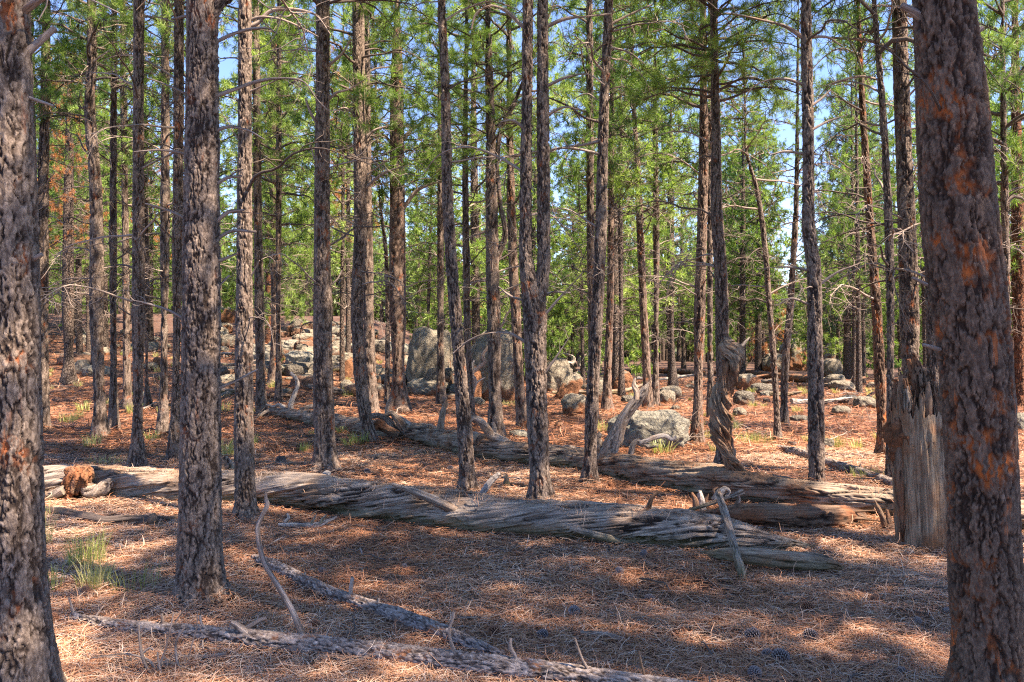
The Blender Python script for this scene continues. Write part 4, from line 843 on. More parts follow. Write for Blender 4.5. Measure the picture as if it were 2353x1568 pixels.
# dark log in the grass at left
pts5 = [(60, 1172, 7), (100, 1174, 9), (160, 1180, 10), (205, 1188, 11), (240, 1196, 11), (300, 1196, 12), (345, 1196, 12), (385, 1194, 8), (408, 1188, 4)]
mb, o5, _, _ = log('', '', '', pts5, twist=1.0, amp=0.006, n=48, step=0.014, seed=191, lump=0.2)
fl5 = thing('fallen_branch', o5, 'short dark grey log lying between the near log and the grass tufts', 'fallen branch'); mb.obj('branch_trunk', M['limb'], fl5)
add_limb(fl5, 'knot', [(345, 1200, 14), (352, 1190, 18), (350, 1180, 8)], lie(350, 1196, 12)[0].y - 0.04, o5, M['wood_brown'], n=20, seed=7)
# log leaning out from behind the stump
pts6 = [(1790, 1030, 7), (1830, 1038, 9), (1897, 1060, 10), (1975, 1085, 11), (2055, 1112, 12), (2110, 1128, 12)]
mb, o6, ds6, _ = log('', '', '', pts6, twist=0.4, disp=bark_disp(0.005, 0.02, 201), n=48, step=0.02, seed=8)
fl6 = thing('fallen_branch', o6, 'pale slender fallen branch lying behind the scaly dark pine and the stump', 'fallen branch'); mb.obj('branch_trunk', M['logbark'], fl6)
for p in ([(1858, 1043, 5), (1855, 1028, 4), (1862, 1012, 3)], [(1975, 1078, 5), (1978, 1066, 4)], [(1900, 1052, 5), (1930, 1062, 4), (1960, 1060, 3)]): add_limb(fl6, 'side_branch', p, dl(p[0][0], pts6, ds6), o6, M['twig'], seed=9, n=10, amp=0.002)
# distant logs
def simple_log(label, pts, mat, **k):
    mb, o, _, _ = log('', '', '', pts, n=28, step=0.06, **k); return tag(mb.obj('fallen_log', M[mat], loc=o), label, 'fallen log')
simple_log('far pale orange log lying straight across behind the leaning thin pines', [(1640, 857, 5), (1696, 857, 7), (1770, 864, 9), (1857, 873, 10), (1905, 880, 8)], 'wood_brown', seed=211)
simple_log('far thin reddish log lying level at the right of centre', [(1410, 857, 4), (1450, 853, 6), (1560, 855, 6), (1620, 858, 5)], 'wood_brown', seed=212)
simple_log('grey log on the slope left of the lone sunlit pine', [(675, 872, 4), (720, 890, 7), (790, 903, 8), (812, 906, 5)], 'wood_back', seed=213)
simple_log('brown root log lying against the left large boulder', [(930, 826, 9), (960, 832, 9), (985, 842, 7), (1005, 838, 5)], 'wood_back', seed=214)
simple_log('pale log half way up the left hillside', [(655, 806, 3), (700, 812, 5), (760, 806, 4)], 'wood_pale', seed=215)
simple_log('brown log among rocks behind the big front pine', [(500, 780, 5), (540, 776, 6), (600, 770, 5)], 'wood_brown', seed=216)
simple_log('grey log crossing low in front of the hillside at left', [(505, 912, 4), (530, 905, 7), (560, 904, 5)], 'wood', seed=217)
rnd = random.Random(66)
for k in range(26):
    u = rnd.uniform(480, 1100) if k < 15 else rnd.uniform(1330, 2020); d = rnd.uniform(21, 40); x = (u - CX) / F * d; a = rnd.gauss(0, 0.5); L = rnd.uniform(1.0, 3.2); rr_ = rnd.uniform(0.05, 0.12)
    q = [[-L / 2, 0, rnd.uniform(0, 0.1), rr_], [0, rnd.uniform(-0.1, 0.1), 0.05, rr_ * 0.9], [L / 2, 0, rnd.uniform(0, 0.35), rr_ * 0.5]]
    mb = MB(); tube(mb, q, 40, 20, disp=wood_disp(0.012, k + 500, 0.9, 0.2), seed=k, twist=1.0)
    o = mb.obj('dead_log', M[('wood_brown', 'wood', 'wood_pale', 'wood_back')[k % 4]], loc=(x, d, H(x, d) + rr_ * 0.8)); o.rotation_euler = (0, 0, a)
    tag(o, 'short weathered log lying among the rocks ' + ('on the left hillside' if k < 15 else 'on the flat ground at right'), 'fallen log', 'short logs among the rocks ' + ('at left' if k < 15 else 'at right'))
# crooked bleached sapling
gd = ground(1083, 955); ds_ = thing('dead_sapling', gd, 'crooked bleached dead sapling standing in front of the tallest boulder', 'dead tree')
add_limb(ds_, 'stem', [(1081, 962, 14), (1083, 935, 12), (1086, 900, 10), (1090, 870, 9), (1085, 862, 8), (1100, 845, 9), (1114, 832, 9), (1109, 818, 7), (1122, 798, 7), (1140, 770, 6), (1155, 745, 6), (1165, 722, 5), (1186, 700, 4)], gd.y, gd, M['twig'], n=16, amp=0.003, tw=8)
add_limb(ds_, 'branch', [(1086, 870, 7), (1084, 845, 6), (1090, 828, 4)], gd.y, gd, M['wood_pale'], n=10, amp=0.002); add_limb(ds_, 'branch', [(1088, 900, 6), (1096, 880, 5), (1115, 868, 3)], gd.y, gd, M['wood_pale'], n=10, amp=0.002)
# silver upturned root mass
gr_ = ground(1310, 880); gr_y = gr_.y + 2.0; rt = thing('root_mass', (at(1310, 860, gr_y)), 'silvery tangle of upturned roots lying on the boulders right of the forked pine', 'root')
rnd = random.Random(4)
for k in range(13):
    u0 = rnd.uniform(1270, 1350); v0 = rnd.uniform(835, 862); p = [(u0, v0, rnd.uniform(12, 22))]; a = rnd.uniform(0, 6.28)
    for j in range(4): a += rnd.uniform(-1, 1); u0 += 12 * math.cos(a); v0 += 8 * math.sin(a) - 2; p.append((u0, max(v0, 812), p[-1][2] * 0.72))
    add_limb(rt, 'root', p, gr_y + rnd.uniform(-0.4, 0.4), rt.location, M['wood_pale' if k % 3 else 'wood'], n=14, amp=0.02, step=0.05, seed=220 + k)
for _o in list(back_log.children):
    if _o.name.startswith('snag_prong'): _o.parent = snag
def log_litter(rows, parent, n, seed):
    r = np.random.default_rng(seed); C = spline(rows, 300); i = r.integers(5, 285, n); t = r.normal(0, 0.45, n); R_ = C[i, 3]
    tn = C[np.minimum(i + 1, 299), :3] - C[i, :3]; tn /= np.linalg.norm(tn, axis=1)[:, None]; sd = np.cross(tn, np.array([0, 0, 1.0])); sd /= np.linalg.norm(sd, axis=1)[:, None]
    c = C[i, :3] + sd * (R_ * np.sin(t))[:, None] + np.array([0, 0, 1.0]) * (R_ * np.cos(t) * 1.03 + 0.004)[:, None]
    a = r.uniform(0, 2 * np.pi, n); d = (tn * np.cos(a)[:, None] + (sd * np.cos(t)[:, None] - np.array([0, 0, 1.0]) * np.sin(t)[:, None]) * np.sin(a)[:, None]); w = np.cross(d, np.array([0, 0, 1.0])); w /= np.linalg.norm(w, axis=1)[:, None] + 1e-6
    L = r.uniform(0.03, 0.08, n)[:, None]; w = w * 0.0016
    V = np.stack([c - d * L - w, c - d * L + w, c + d * L + w, c + d * L - w], 1).reshape(-1, 3); k = np.arange(n)[:, None] * 4
    mb = MB(); mb.add(V, np.hstack([k, k + 1, k + 2, k + 3]), V, np.repeat(r.uniform(0.3, 0.9, n), 4)); o = mb.obj('caught_needles', M['litter'], parent, smooth=False); o['kind'] = 'stuff'
log_litter(rows1, near_log, 1300, 5); log_litter(rows2, back_log, 1300, 6)
# small stumps and chunks
def chunk(name, label, cat, u, v, w, h, mat, seed, lean=0.0, group=None, jag=3):
    g = ground(u, v); D = g.y; o = g; mb = MB()
    tube(mb, [[0, 0, -0.04, w * D / F * 0.55], [lean * h * 0.4 * D / F, 0, h * 0.5 * D / F, w * D / F * 0.48], [lean * h * D / F, 0, h * D / F, w * D / F * 0.36]], 26, 26, disp=wood_disp(0.012, seed, 0.9, 0.35), seed=seed)
    r = random.Random(seed)
    for q in range(jag):
        a = r.uniform(0, 6.28); rr_ = w * D / F * 0.25; x, y = lean * h * D / F + rr_ * math.cos(a), rr_ * math.sin(a); z = h * D / F * 0.8
        tube(mb, [[x, y, z, rr_ * 0.6], [x * 1.05, y, z + h * D / F * 0.2, rr_ * 0.45], [x * 1.1, y, z + h * D / F * r.uniform(0.35, 0.6), 0.004]], 12, 9, disp=wood_disp(0.004, seed, 0.8, 0.3), seed=seed)
    return tag(mb.obj(name, M[mat], loc=o), label, cat, group)
chunk('small_stump', 'short weathered stump beside the bleached plank behind the near log', 'stump', 1163, 1118, 20, 24, 'wood', 301)
chunk('small_stump', 'little brown stump right behind the forked pine foot', 'stump', 1206, 988, 20, 20, 'wood_brown', 302)
chunk('small_stump', 'little brown stump left of the curved dark pine', 'stump', 1258, 984, 10, 16, 'wood_brown', 303)
chunk('small_stump', 'squat brown stump close to the curved dark pine', 'stump', 1284, 984, 20, 14, 'wood_brown', 304)
chunk('small_stump', 'small rotten stump between the curved dark pine and the back log', 'stump', 1407, 1122, 18, 14, 'wood_brown', 305)
chunk('small_stump', 'dark small stump left of the lone sunlit pine', 'stump', 646, 1064, 22, 16, 'limb', 306, jag=1)
chunk('broken_root', 'pale broken root piece between the big front pine and the dark pine', 'broken wood', 522, 1090, 34, 38, 'wood', 307, lean=-0.3, jag=3)
chunk('small_stump', 'dark stub in shade just behind the twisted snag', 'stump', 1668, 1068, 14, 10, 'limb', 308, jag=0)
chunk('wood_chunk', 'dark lump of wood on the ground right of the crossing thin pines', 'broken wood', 1822, 1028, 18, 12, 'limb', 309, jag=1)
D = ground(1103, 1142).y; o = at(1103, 1142, D); mb = MB(); rw = stick_rows([(1100, 1144, 14), (1112, 1128, 17), (1130, 1106, 17), (1148, 1092, 9)], D, o, 0.3)
tube(mb, rw, 40, 24, disp=wood_disp(0.006, 311, 0.8, 0.2), flat=(1, 0.7)); tag(mb.obj('bleached_plank', M['wood_pale'], loc=o), 'bleached white plank leaning behind the near log left of the forked pine', 'broken wood')
g = ground(747, 1102); mb = MB(); tube(mb, [[0, -0.035, 0.03, 0.052], [0.0, 0.10, 0.045, 0.055]], 10, 30, disp=wood_disp(0.002, 312, 0.2, 0.1)); tag(mb.obj('log_slice', M['wood_pale'], loc=g), 'pale round sawn log end lying behind the near log', 'cut wood')
g = ground(700, 1214); an = thing('broken_root', g, 'antler shaped pale root lying in shade in front of the near log', 'broken wood')
for k, p in enumerate([[(640, 1205, 8), (670, 1206, 12), (700, 1209, 14), (730, 1206, 12), (755, 1196, 7), (774, 1188, 3)], [(655, 1200, 10), (664, 1190, 8), (660, 1180, 5)], [(715, 1205, 9), (722, 1192, 6), (727, 1182, 3)], [(738, 1203, 8), (742, 1192, 5), (752, 1182, 2)], [(700, 1210, 9), (716, 1214, 8), (740, 1213, 4)]]):
    add_limb(an, 'root', p, g.y, g, M['wood_pale' if k < 2 else 'wood'], n=16, amp=0.004, seed=320 + k)

# brush pile of twigs bottom left
def ground_stick(label, pts, mat='twig', name='dead_twig', lift=0.5, n=9, tw=0, group=None, seed=1):
    rows = []; o = ground(pts[0][0], pts[0][1])
    for u, v, w in pts:
        g = ground(u, v); r = w * g.y / F / 2; rows.append([*(np.array(g) - np.array(o) + np.array([0, 0, r * 1.2 + 0.006])), r])
    mb = MB(); tube(mb, rows, 28, n, disp=wood_disp(0.0015, seed, 0.3, 0.12), seed=seed)
    if tw: twigs(mb, [np.array(q[:3]) for q in spline(rows, 8)], 0.002, tw, 0.16, 5, up=0.3, lo=0.2, wig=0.16)
    return tag(mb.obj(name, M[mat], loc=o), label, 'twig', group)
ground_stick('long pale stick at the bottom left under the brush', [(191, 1513, 8), (250, 1522, 9), (318, 1530, 10), (402, 1536, 7)], seed=401)
ground_stick('broken stick with a raw yellow end at the bottom left', [(392, 1518, 9), (450, 1521, 10), (516, 1516, 10)], seed=402)
ground_stick('crooked thin stick left of the brush at the bottom left', [(114, 1461, 5), (180, 1470, 6), (261, 1481, 5)], seed=403)
ground_stick('curved dark stick behind the long barked trunk', [(1012, 1428, 5), (1090, 1427, 7), (1150, 1424, 7), (1217, 1428, 3)], mat='limb', seed=404)
ground_stick('short thick grey stick in the foreground shade', [(1334, 1465, 9), (1390, 1470, 11), (1434, 1478, 7)], seed=405)
ground_stick('dark curling twig in the right foreground', [(1880, 1344, 3), (1890, 1362, 4), (1911, 1369, 4), (1950, 1378, 4), (1981, 1394, 3)], mat='limb', seed=406)
ground_stick('bent twig lying below the tip of the near log', [(1452, 1310, 3), (1465, 1288, 5), (1500, 1294, 4), (1569, 1304, 3)], mat='limb', seed=407, tw=4)
ground_stick('white short stick lying left of the long upright branch', [(615, 1258, 3), (640, 1245, 5), (655, 1238, 3)], mat='wood_pale', seed=408)
ground_stick('thin dark arched twig right of the long upright branch', [(655, 1240, 3), (700, 1231, 4), (760, 1228, 3)], mat='limb', seed=409)
ground_stick('small curved dark stick under the big front pine', [(560, 1440, 4), (575, 1420, 5), (620, 1410, 4), (650, 1400, 2)], mat='limb', seed=410)
ground_stick('stick half buried in needles at the bottom centre', [(1012, 1455, 4), (1060, 1447, 6), (1110, 1444, 4)], mat='twig', seed=411)
go = ground(375, 1575); brush = thing('brush_branch', go, 'tangled dead brush standing up at the bottom left corner', 'dead branch')
for k, p in enumerate([[(375, 1568, 9), (342, 1538, 8), (330, 1510, 8), (324, 1470, 7), (322, 1434, 6)], [(362, 1538, 5), (378, 1500, 4), (388, 1460, 5), (399, 1408, 3)], [(415, 1545, 6), (404, 1510, 6), (403, 1480, 5), (412, 1458, 5), (422, 1444, 4)], [(432, 1520, 4), (440, 1480, 4), (449, 1440, 4), (449, 1411, 3)], [(360, 1545, 6), (345, 1520, 6), (301, 1503, 5), (211, 1510, 3)],
                       [(402, 1432, 5), (425, 1400, 4), (456, 1378, 3)], [(375, 1568, 8), (366, 1535, 5), (360, 1500, 3)], [(330, 1500, 5), (345, 1490, 4), (352, 1495, 3)], [(380, 1540, 6), (385, 1520, 4), (378, 1508, 3)]]):
    add_limb(brush, 'twig', p, go.y + 0.10 + 0.03 * (k % 3), go, M['twig'], n=9, amp=0.001, seed=430 + k, dy=0.05 * (k % 4 - 1))

# ------------------------------------------------------------------ boulders and rocks
def boulder(label, u0, u1, vt, vb, mat='rock', depth=0.85, seed=1, under=0.35, slant=0.0, group=None, name='boulder', D=None, square=0.25):
    u = (u0 + u1) / 2; g = ground(u, vb); hw = (u1 - u0) / 2
    if D: g = Vector(((u - CX) / F * D, D, H((u - CX) / F * D, D)))
    rx = hw * g.y / F; ry = rx * depth; D = g.y + ry * 0.75; rx = hw * D / F
    zt = CAMH - (vt - HV) / F * D; zb = min(H((u - CX) / F * D, D), CAMH - (vb - HV) / F * D) if not D else H((u - CX) / F * D, D)
    h = max(0.06, zt - zb); rz = h * 0.60; cz = zt - rz
    nu, nv = (96, 60) if rx * F / D > 28 else (56, 34)
    th = np.linspace(0, 2 * np.pi, nu, endpoint=False); ph = np.linspace(0.02, np.pi - 0.02, nv); P, Tt = np.meshgrid(ph, th, indexing='ij')
    n_ = np.stack([np.sin(P) * np.cos(Tt), np.sin(P) * np.sin(Tt), np.cos(P)], -1).reshape(-1, 3)
    q = np.sign(n_) * np.abs(n_) ** (1 - square)
    q /= (np.abs(q) ** 2.6).sum(1)[:, None] ** (1 / 2.6)
    rad = 1 + 0.26 * fbm(n_ * 1.1 + seed * 5.3, seed, 3) + 0.055 * fbm(n_ * 6 + seed, seed + 4, 4)
    f1, f2, cid = worley(n_ * 1.6 + seed * 2.1, seed); rad = rad + 0.16 * np.minimum(f2 - f1, 0.5) - 0.06 + 0.035 * fbm(n_ * 16, seed + 9, 3)
    V = q * rad[:, None] * np.array([rx, ry, rz]); V[:, 0] += slant * V[:, 2]
    V[:, 0] -= (V[:, 0].max() + V[:, 0].min()) / 2; V[:, 0] *= rx / max(V[:, 0].max(), 1e-3); V[:, 2] += rz - V[:, 2].max()
    i = np.arange(nv - 1)[:, None] * nu; j = np.arange(nu)[None, :]; j2 = (j + 1) % nu
    Fq = np.stack([i + j, i + nu + j, i + nu + j2, i + j2], -1).reshape(-1, 4)
    fur = np.clip(under + 0.25 - 0.55 * (V[:, 2] + rz * 0.3) / rz, 0, 1) * (1 if under > 0 else 0)
    mb = MB(); mb.add(V, Fq, V, fur)
    k = np.arange(nu); mb.f.append(np.stack([(k + 1) % nu, k, np.full(nu, 0)], 1)[1:-1]); mb.mi.append(np.zeros(nu - 2))
    o = mb.obj(name, M[mat], loc=((u - CX) / F * D, D, cz)); return tag(o, label, 'boulder' if name == 'boulder' else 'rock', group)
B = boulder
B('tall domed grey boulder, the largest, behind the dark pine near the centre', 1074, 1200, 752, 922, seed=3, under=0.25, depth=0.9, square=0.12)
B('large sloping grey boulder left of the tallest one', 934, 1040, 750, 862, seed=14, under=0.15, D=25.5)
B('orange faced boulder wedged low between the two largest boulders', 1066, 1108, 832, 920, seed=6, under=1.0, D=22.8)
B('shaded low boulder in front of the left large boulder', 976, 1044, 842, 912, mat='rock_dark', seed=7, under=0.5)
B('dark flat boulder under the left large boulder', 930, 995, 842, 878, mat='rock_dark', seed=8, under=0.2)
B('rounded speckled boulder right behind the forked pine', 1244, 1316, 822, 900, seed=9, under=0.2)
B('tilted boulder with a pinkish underside right of the forked pine', 1270, 1340, 858, 916, seed=10, under=0.6, slant=0.7)
B('squat lichen covered boulder left of the curved dark pine', 1288, 1358, 903, 956, seed=11, under=0.35)
B('wide flat speckled boulder behind the back log', 1396, 1590, 941, 1034, mat='rock_pale', seed=12, under=0.0, depth=0.6)
B('orange faced boulder behind the thin straight pines right of centre', 1400, 1458, 850, 906, seed=13, under=1.0)
B('grey boulder half hidden behind the curved dark pine', 1358, 1404, 868, 928, seed=15, under=0.3)
B('small dark rock at the foot of the thin straight pine', 1426, 1466, 908, 928, mat='rock_dark', seed=16, under=0.1)
B('low grey rock right of the leaning slim pine', 1512, 1552, 896, 928, seed=17, under=0.2)
B('flat grey rock right of the leaning slim pine, the farther of two', 1516, 1566, 886, 914, seed=18, under=0.2)
B('pale flat rock left of the forked pine foot', 1168, 1214, 988, 1008, mat='rock_pale', seed=19, under=0.0)
B('orange lichen boulder right of the thin dark pine at left of centre', 782, 811, 818, 867, seed=20, under=0.9)
B('grey rock below the orange lichen boulder', 782, 812, 872, 902, seed=21, under=0.1)
B('orange rock behind the pale sunlit pine', 860, 888, 850, 866, seed=22, under=1.0)
B('brown boulder right behind the pale sunlit pine', 852, 876, 862, 898, seed=23, under=0.8)
B('small dark boulder left of the stout rusty pine', 852, 890, 783, 812, mat='rock_dark', seed=24, under=0.1)
B('round grey boulder right of the flared pine at far left', 173, 212, 826, 862, seed=25, under=0.1)
B('orange sided rock in the grass left of the big front pine', 352, 374, 820, 846, seed=26, under=1.0)
B('long low shaded boulder left of the lone sunlit pine', 654, 722, 831, 868, mat='rock_dark', seed=27, under=0.0)
B('upright grey boulder above the long low boulder', 680, 712, 790, 818, seed=28, under=0.3)
B('pinkish boulder on the hillside above the big front pine gap', 502, 542, 704, 742, seed=29, under=0.8)
B('brown boulder under the pinkish hillside boulder', 500, 534, 742, 768, seed=30, under=0.6)
B('dark rock on the hillside right of the big front pine', 508, 545, 768, 800, mat='rock_dark', seed=31, under=0.3)
B('round dark boulder high on the slope behind the lone sunlit pine', 664, 718, 732, 768, mat='rock_dark', seed=32, under=0.5)
B('orange boulder high on the slope left of the lone sunlit pine', 648, 680, 748, 772, seed=33, under=1.0)
B('pink boulder between the dark pine and the narrow pine on the slope', 576, 600, 700, 730, seed=34, under=0.8)
B('grey boulder with an orange base under the far pale orange log', 1692, 1746, 858, 899, seed=35, under=0.7)
B('brown grey boulder right of the orange based boulder', 1724, 1776, 880, 906, mat='rock_dark', seed=36, under=0.3)
B('pointed dark boulder right of the twisted snag', 1686, 1734, 897, 932, mat='rock_dark', seed=37, under=0.2)
B('small round grey rock right of the twisted snag foot', 1684, 1716, 936, 958, seed=38, under=0.1)
B('tall pointed boulder with orange streaks between the crossing thin pines', 1792, 1856, 776, 852, seed=44, under=0.55)
B('wide grey boulder left of the tall pointed boulder', 1748, 1806, 810, 856, seed=40, under=0.4)
B('overhanging boulder with yellow lichen right of the scaly dark pine', 1888, 1940, 778, 846, seed=12, under=0.5, slant=0.4)
B('grey boulder below the overhanging boulder', 1884, 1938, 824, 866, seed=42, under=0.2)
B('low rounded rock in front of the blue green fir', 1896, 1940, 860, 880, seed=43, under=0.1)
B('flat grey rock under the three thin pines', 1904, 1964, 874, 899, seed=44, under=0.2)
B('dark brown rock right of centre of the rocky patch', 1926, 1974, 908, 932, mat='rock_dark', seed=45, under=0.5)
B('long low grey rock left of the rust streaked pine', 1962, 2012, 910, 938, seed=46, under=0.1)
B('small mottled rock in the open right of the scaly dark pine', 1912, 1952, 932, 955, seed=47, under=0.2)
B('flat shaded rock between the crossing pines and the scaly dark pine', 1815, 1860, 954, 971, mat='rock_dark', seed=48, under=0.1)
B('pale rock at the very right edge of the photo', 2326, 2370, 948, 992, mat='rock_pale', seed=49, under=0.0)
B('small dark rock tight to the right side of the scaly dark pine', 1885, 1918, 1008, 1034, mat='rock_dark', seed=50, under=0.1)
# many smaller rocks
rnd = random.Random(21); RK = []
for k in range(7):
    o = boulder('x', 1000, 1060, 900, 950, mat=['rock', 'rock_pale', 'rock_dark'][k % 3], seed=60 + k, under=[0.35, 0.3, 0.9][k % 3], name='rock'); RK.append(o.data); bpy.data.objects.remove(o)
def scatter_rock(x, y, s, me, label, group):
    z = H(x, y); o = bpy.data.objects.new('rock', me); o.location = (x, y, z + s * 0.12); o.scale = (s * rnd.uniform(0.9, 2.0), s * rnd.uniform(0.9, 1.7), s * rnd.uniform(0.7, 1.1)); o.rotation_euler = (0, 0, rnd.uniform(0, 6.28)); link(o); tag(o, label, 'rock', group)
for k in range(215):
    u = rnd.uniform(150, 1120) if k < 130 else rnd.uniform(480, 1120); d = rnd.uniform(22, 44); x = (u - CX) / F * d
    if u < 500 and d < 30 and rnd.random() < 0.8: continue
    scatter_rock(x, d, rnd.choice([0.25, 0.4, 0.6, 0.8, 1.1]) * rnd.uniform(0.7, 1.3), RK[rnd.randrange(7)], 'grey rock strewn on the left hillside among the pines', 'rocks on the left hillside')
for k in range(75):
    u = rnd.uniform(440, 1010); d = rnd.uniform(33, 47); x = (u - CX) / F * d
    scatter_rock(x, d, rnd.choice([0.6, 0.9, 1.3]) * rnd.uniform(0.7, 1.2), RK[rnd.randrange(7)], 'large grey or rusty rock near the top of the left hillside', 'large rocks near the top of the left hillside')
for k in range(80):
    u = rnd.uniform(1150, 2300); d = rnd.uniform(20, 44); scatter_rock((u - CX) / F * d, d, rnd.choice([0.12, 0.2, 0.3, 0.5]) * rnd.uniform(0.7, 1.3), RK[rnd.randrange(7)], 'grey rock on the flat ground behind the back log', 'rocks on the flat ground at right')
# fallen dead branches strewn further back
for k in range(130):
    left = rnd.random() < 0.66; u = rnd.uniform(90, 1100) if left else rnd.uniform(1000, 2330); d = rnd.uniform(13, 42)
    x = (u - CX) / F * d; me = DEAD[rnd.randrange(14)]; s = rnd.uniform(0.7, 2.2)
    o = bpy.data.objects.new('dead_branch', me); o.location = (x, d, H(x, d) + 0.05); o.scale = (s, s, s * 0.5); o.rotation_euler = (rnd.uniform(0, 6.28), rnd.uniform(-0.1, 0.1), rnd.uniform(0, 6.28)); link(o)
    tag(o, 'grey dead branch lying on the needles ' + ('at the left behind the near log' if left else 'behind the back log at right'), 'dead branch', 'dead branches strewn ' + ('at left' if left else 'at right'))

# ------------------------------------------------------------------ grass
def blades(mb, cx, cy, cz, n, h, spread, w, droop=0.5):
    a = RNG.uniform(0, 2 * np.pi, n); r = spread * np.sqrt(RNG.random(n)); hh = h * RNG.uniform(0.4, 1.1, n); ln = RNG.uniform(0.1, 0.75, n) * droop
    b = np.stack([cx + r * np.cos(a), cy + r * np.sin(a), np.full(n, cz)], 1)
    a2 = a + RNG.normal(0, 0.7, n); dx = np.stack([np.cos(a2), np.sin(a2), 0 * a2], 1); sd = np.stack([-np.sin(a2 + RNG.normal(0, 1, n)), np.cos(a2), 0 * a2], 1)
    rows = []
    for t, ww in ((0, 1), (0.45, 0.85), (0.8, 0.55)):
        c = b + dx * (hh * ln * t * t)[:, None] + np.array([0, 0, 1.0]) * (hh * (t - 0.25 * ln * t * t))[:, None]
        rows += [c - sd * w * ww / 2, c + sd * w * ww / 2]
    tip = b + dx * (hh * ln)[:, None] + np.array([0, 0, 1.0]) * (hh * (1 - 0.25 * ln))[:, None]
    V = np.stack(rows + [tip], 1).reshape(-1, 3); k = np.arange(n)[:, None] * 7; base = mb.n
    c = np.clip(np.repeat(RNG.random(n), 7), 0, 1)
    mb.add(V, np.vstack([np.hstack([k, k + 1, k + 3, k + 2]), np.hstack([k + 2, k + 3, k + 5, k + 4])]), V, c)
    mb.f.append(np.hstack([k + 4, k + 5, k + 6]) + base); mb.mi.append(np.zeros(n))
def tuft(label, u, v, hpx, wpx, n, group=None, name='grass_tuft'):
    g = ground(u, v); s = g.y / F; mb = MB(); blades(mb, 0, 0, -0.01, n, hpx * s, wpx * s * 0.45, max(0.003, 1.5 * s * 0.5), 0.7); return tag(mb.obj(name, M['grass'], loc=g), label, 'grass', group)
tuft('tall pale green bunch of grass lit by the sun at left', 196, 1296, 92, 90, 230)
tuft('green bunch of grass in front of the tall sunlit one', 214, 1352, 84, 84, 170)
tuft('sparse dark green grass blades left of the big front pine', 312, 1358, 80, 120, 70)
tuft('wispy grass along the right side of the thick left edge tree', 116, 1352, 70, 70, 60)
tuft('wispy green grass beside the thick left edge tree, above the other', 108, 1250, 90, 30, 40)
tuft('thin blade cluster by the root knob of the near log', 112, 1190, 60, 20, 14)
tuft('light green grass bunch right of the twisted snag', 1736, 1018, 30, 90, 200)
tuft('bright green grass bunch right of the scaly dark pine', 1915, 1032, 32, 56, 200)
tuft('small grass bunch near the crossing thin pines', 1833, 948, 20, 26, 80)
tuft('grass bunch left of the wide flat boulder', 1386, 990, 28, 46, 120)
tuft('small yellow green grass clump in front of the stout rusty pine rocks', 972, 908, 14, 40, 120)
tuft('flat green grass clump under the tallest boulder', 1172, 932, 14, 60, 140)
tuft('grass clump behind the stump log', 2000, 1098, 30, 110, 160)
tuft('green grass patch behind the near log at left', 250, 1064, 22, 110, 140)
rnd = random.Random(77); GT = []
for k in range(5):
    mb = MB(); blades(mb, 0, 0, 0, 60, 0.24, 0.10, 0.009, 0.8); GT.append(mb.mesh('grass_tuft', M['grass']))
for k in range(120):
    left = rnd.random() < 0.62; u = rnd.uniform(90, 900) if left else rnd.uniform(1350, 2340); d = rnd.uniform(11.5, 36) if left else rnd.uniform(12, 34)
    x = (u - CX) / F * d; o = bpy.data.objects.new('grass_tuft', GT[rnd.randrange(5)]); s = rnd.uniform(0.5, 1.25); o.location = (x, d, H(x, d)); o.scale = (s * 1.3, s * 1.3, s); o.rotation_euler = (0, 0, rnd.uniform(0, 6)); link(o)
    tag(o, 'small grass tuft growing from the needles ' + ('on the left side' if left else 'on the right side'), 'grass', 'small grass tufts ' + ('at left' if left else 'at right'))

# ------------------------------------------------------------------ pine cones
def cone_mesh(mat, openn):
    mb = MB(); tube(mb, [[0, 0, 0.0, 0.010], [0, 0, 0.03, 0.016], [0, 0, 0.07, 0.012], [0, 0, 0.095, 0.004]], 10, 8)
    for k in range(92):
        t = k / 92; z = 0.004 + 0.088 * t; a = k * 2.39996; r = 0.040 * math.sin(math.pi * (0.12 + 0.80 * t ** 0.8)) ** 0.8 * openn + 0.004
        ca, sa = math.cos(a), math.sin(a); w = 0.0085 * (1 - 0.4 * t); up = 0.012 * (0.2 + t)
        b = np.array([0.006 * ca, 0.006 * sa, z]); tp = np.array([r * ca, r * sa, z + up]); s = np.array([-sa, ca, 0]) * w; h = np.array([ca * 0.1, sa * 0.1, 1]) * 0.0035
        V = np.array([b - s * 0.4, b + s * 0.4, tp + s, tp - s, b - s * 0.4 + h, b + s * 0.4 + h, tp + s * 0.9 + h * 1.6, tp - s * 0.9 + h * 1.6, tp + np.array([ca, sa, 0]) * 0.005 + h * 1.2])
        base = mb.n; mb.add(V, np.array([[0, 1, 2, 3], [7, 6, 5, 4], [0, 3, 7, 4], [1, 5, 6, 2]]), V, np.array([0, 0, .6, .6, .1, .1, .9, .9, 1.0]))
        mb.f.append(np.array([[3, 2, 8], [2, 6, 8], [6, 7, 8], [7, 3, 8]]) + base); mb.mi.append(np.zeros(4))
    return mb.mesh('pine_cone', M[mat], smooth=False)
CB = [cone_mesh('cone', 1.0), cone_mesh('cone', 0.8)]; CG = [cone_mesh('cone_grey', 1.0), cone_mesh('cone_grey', 0.75)]
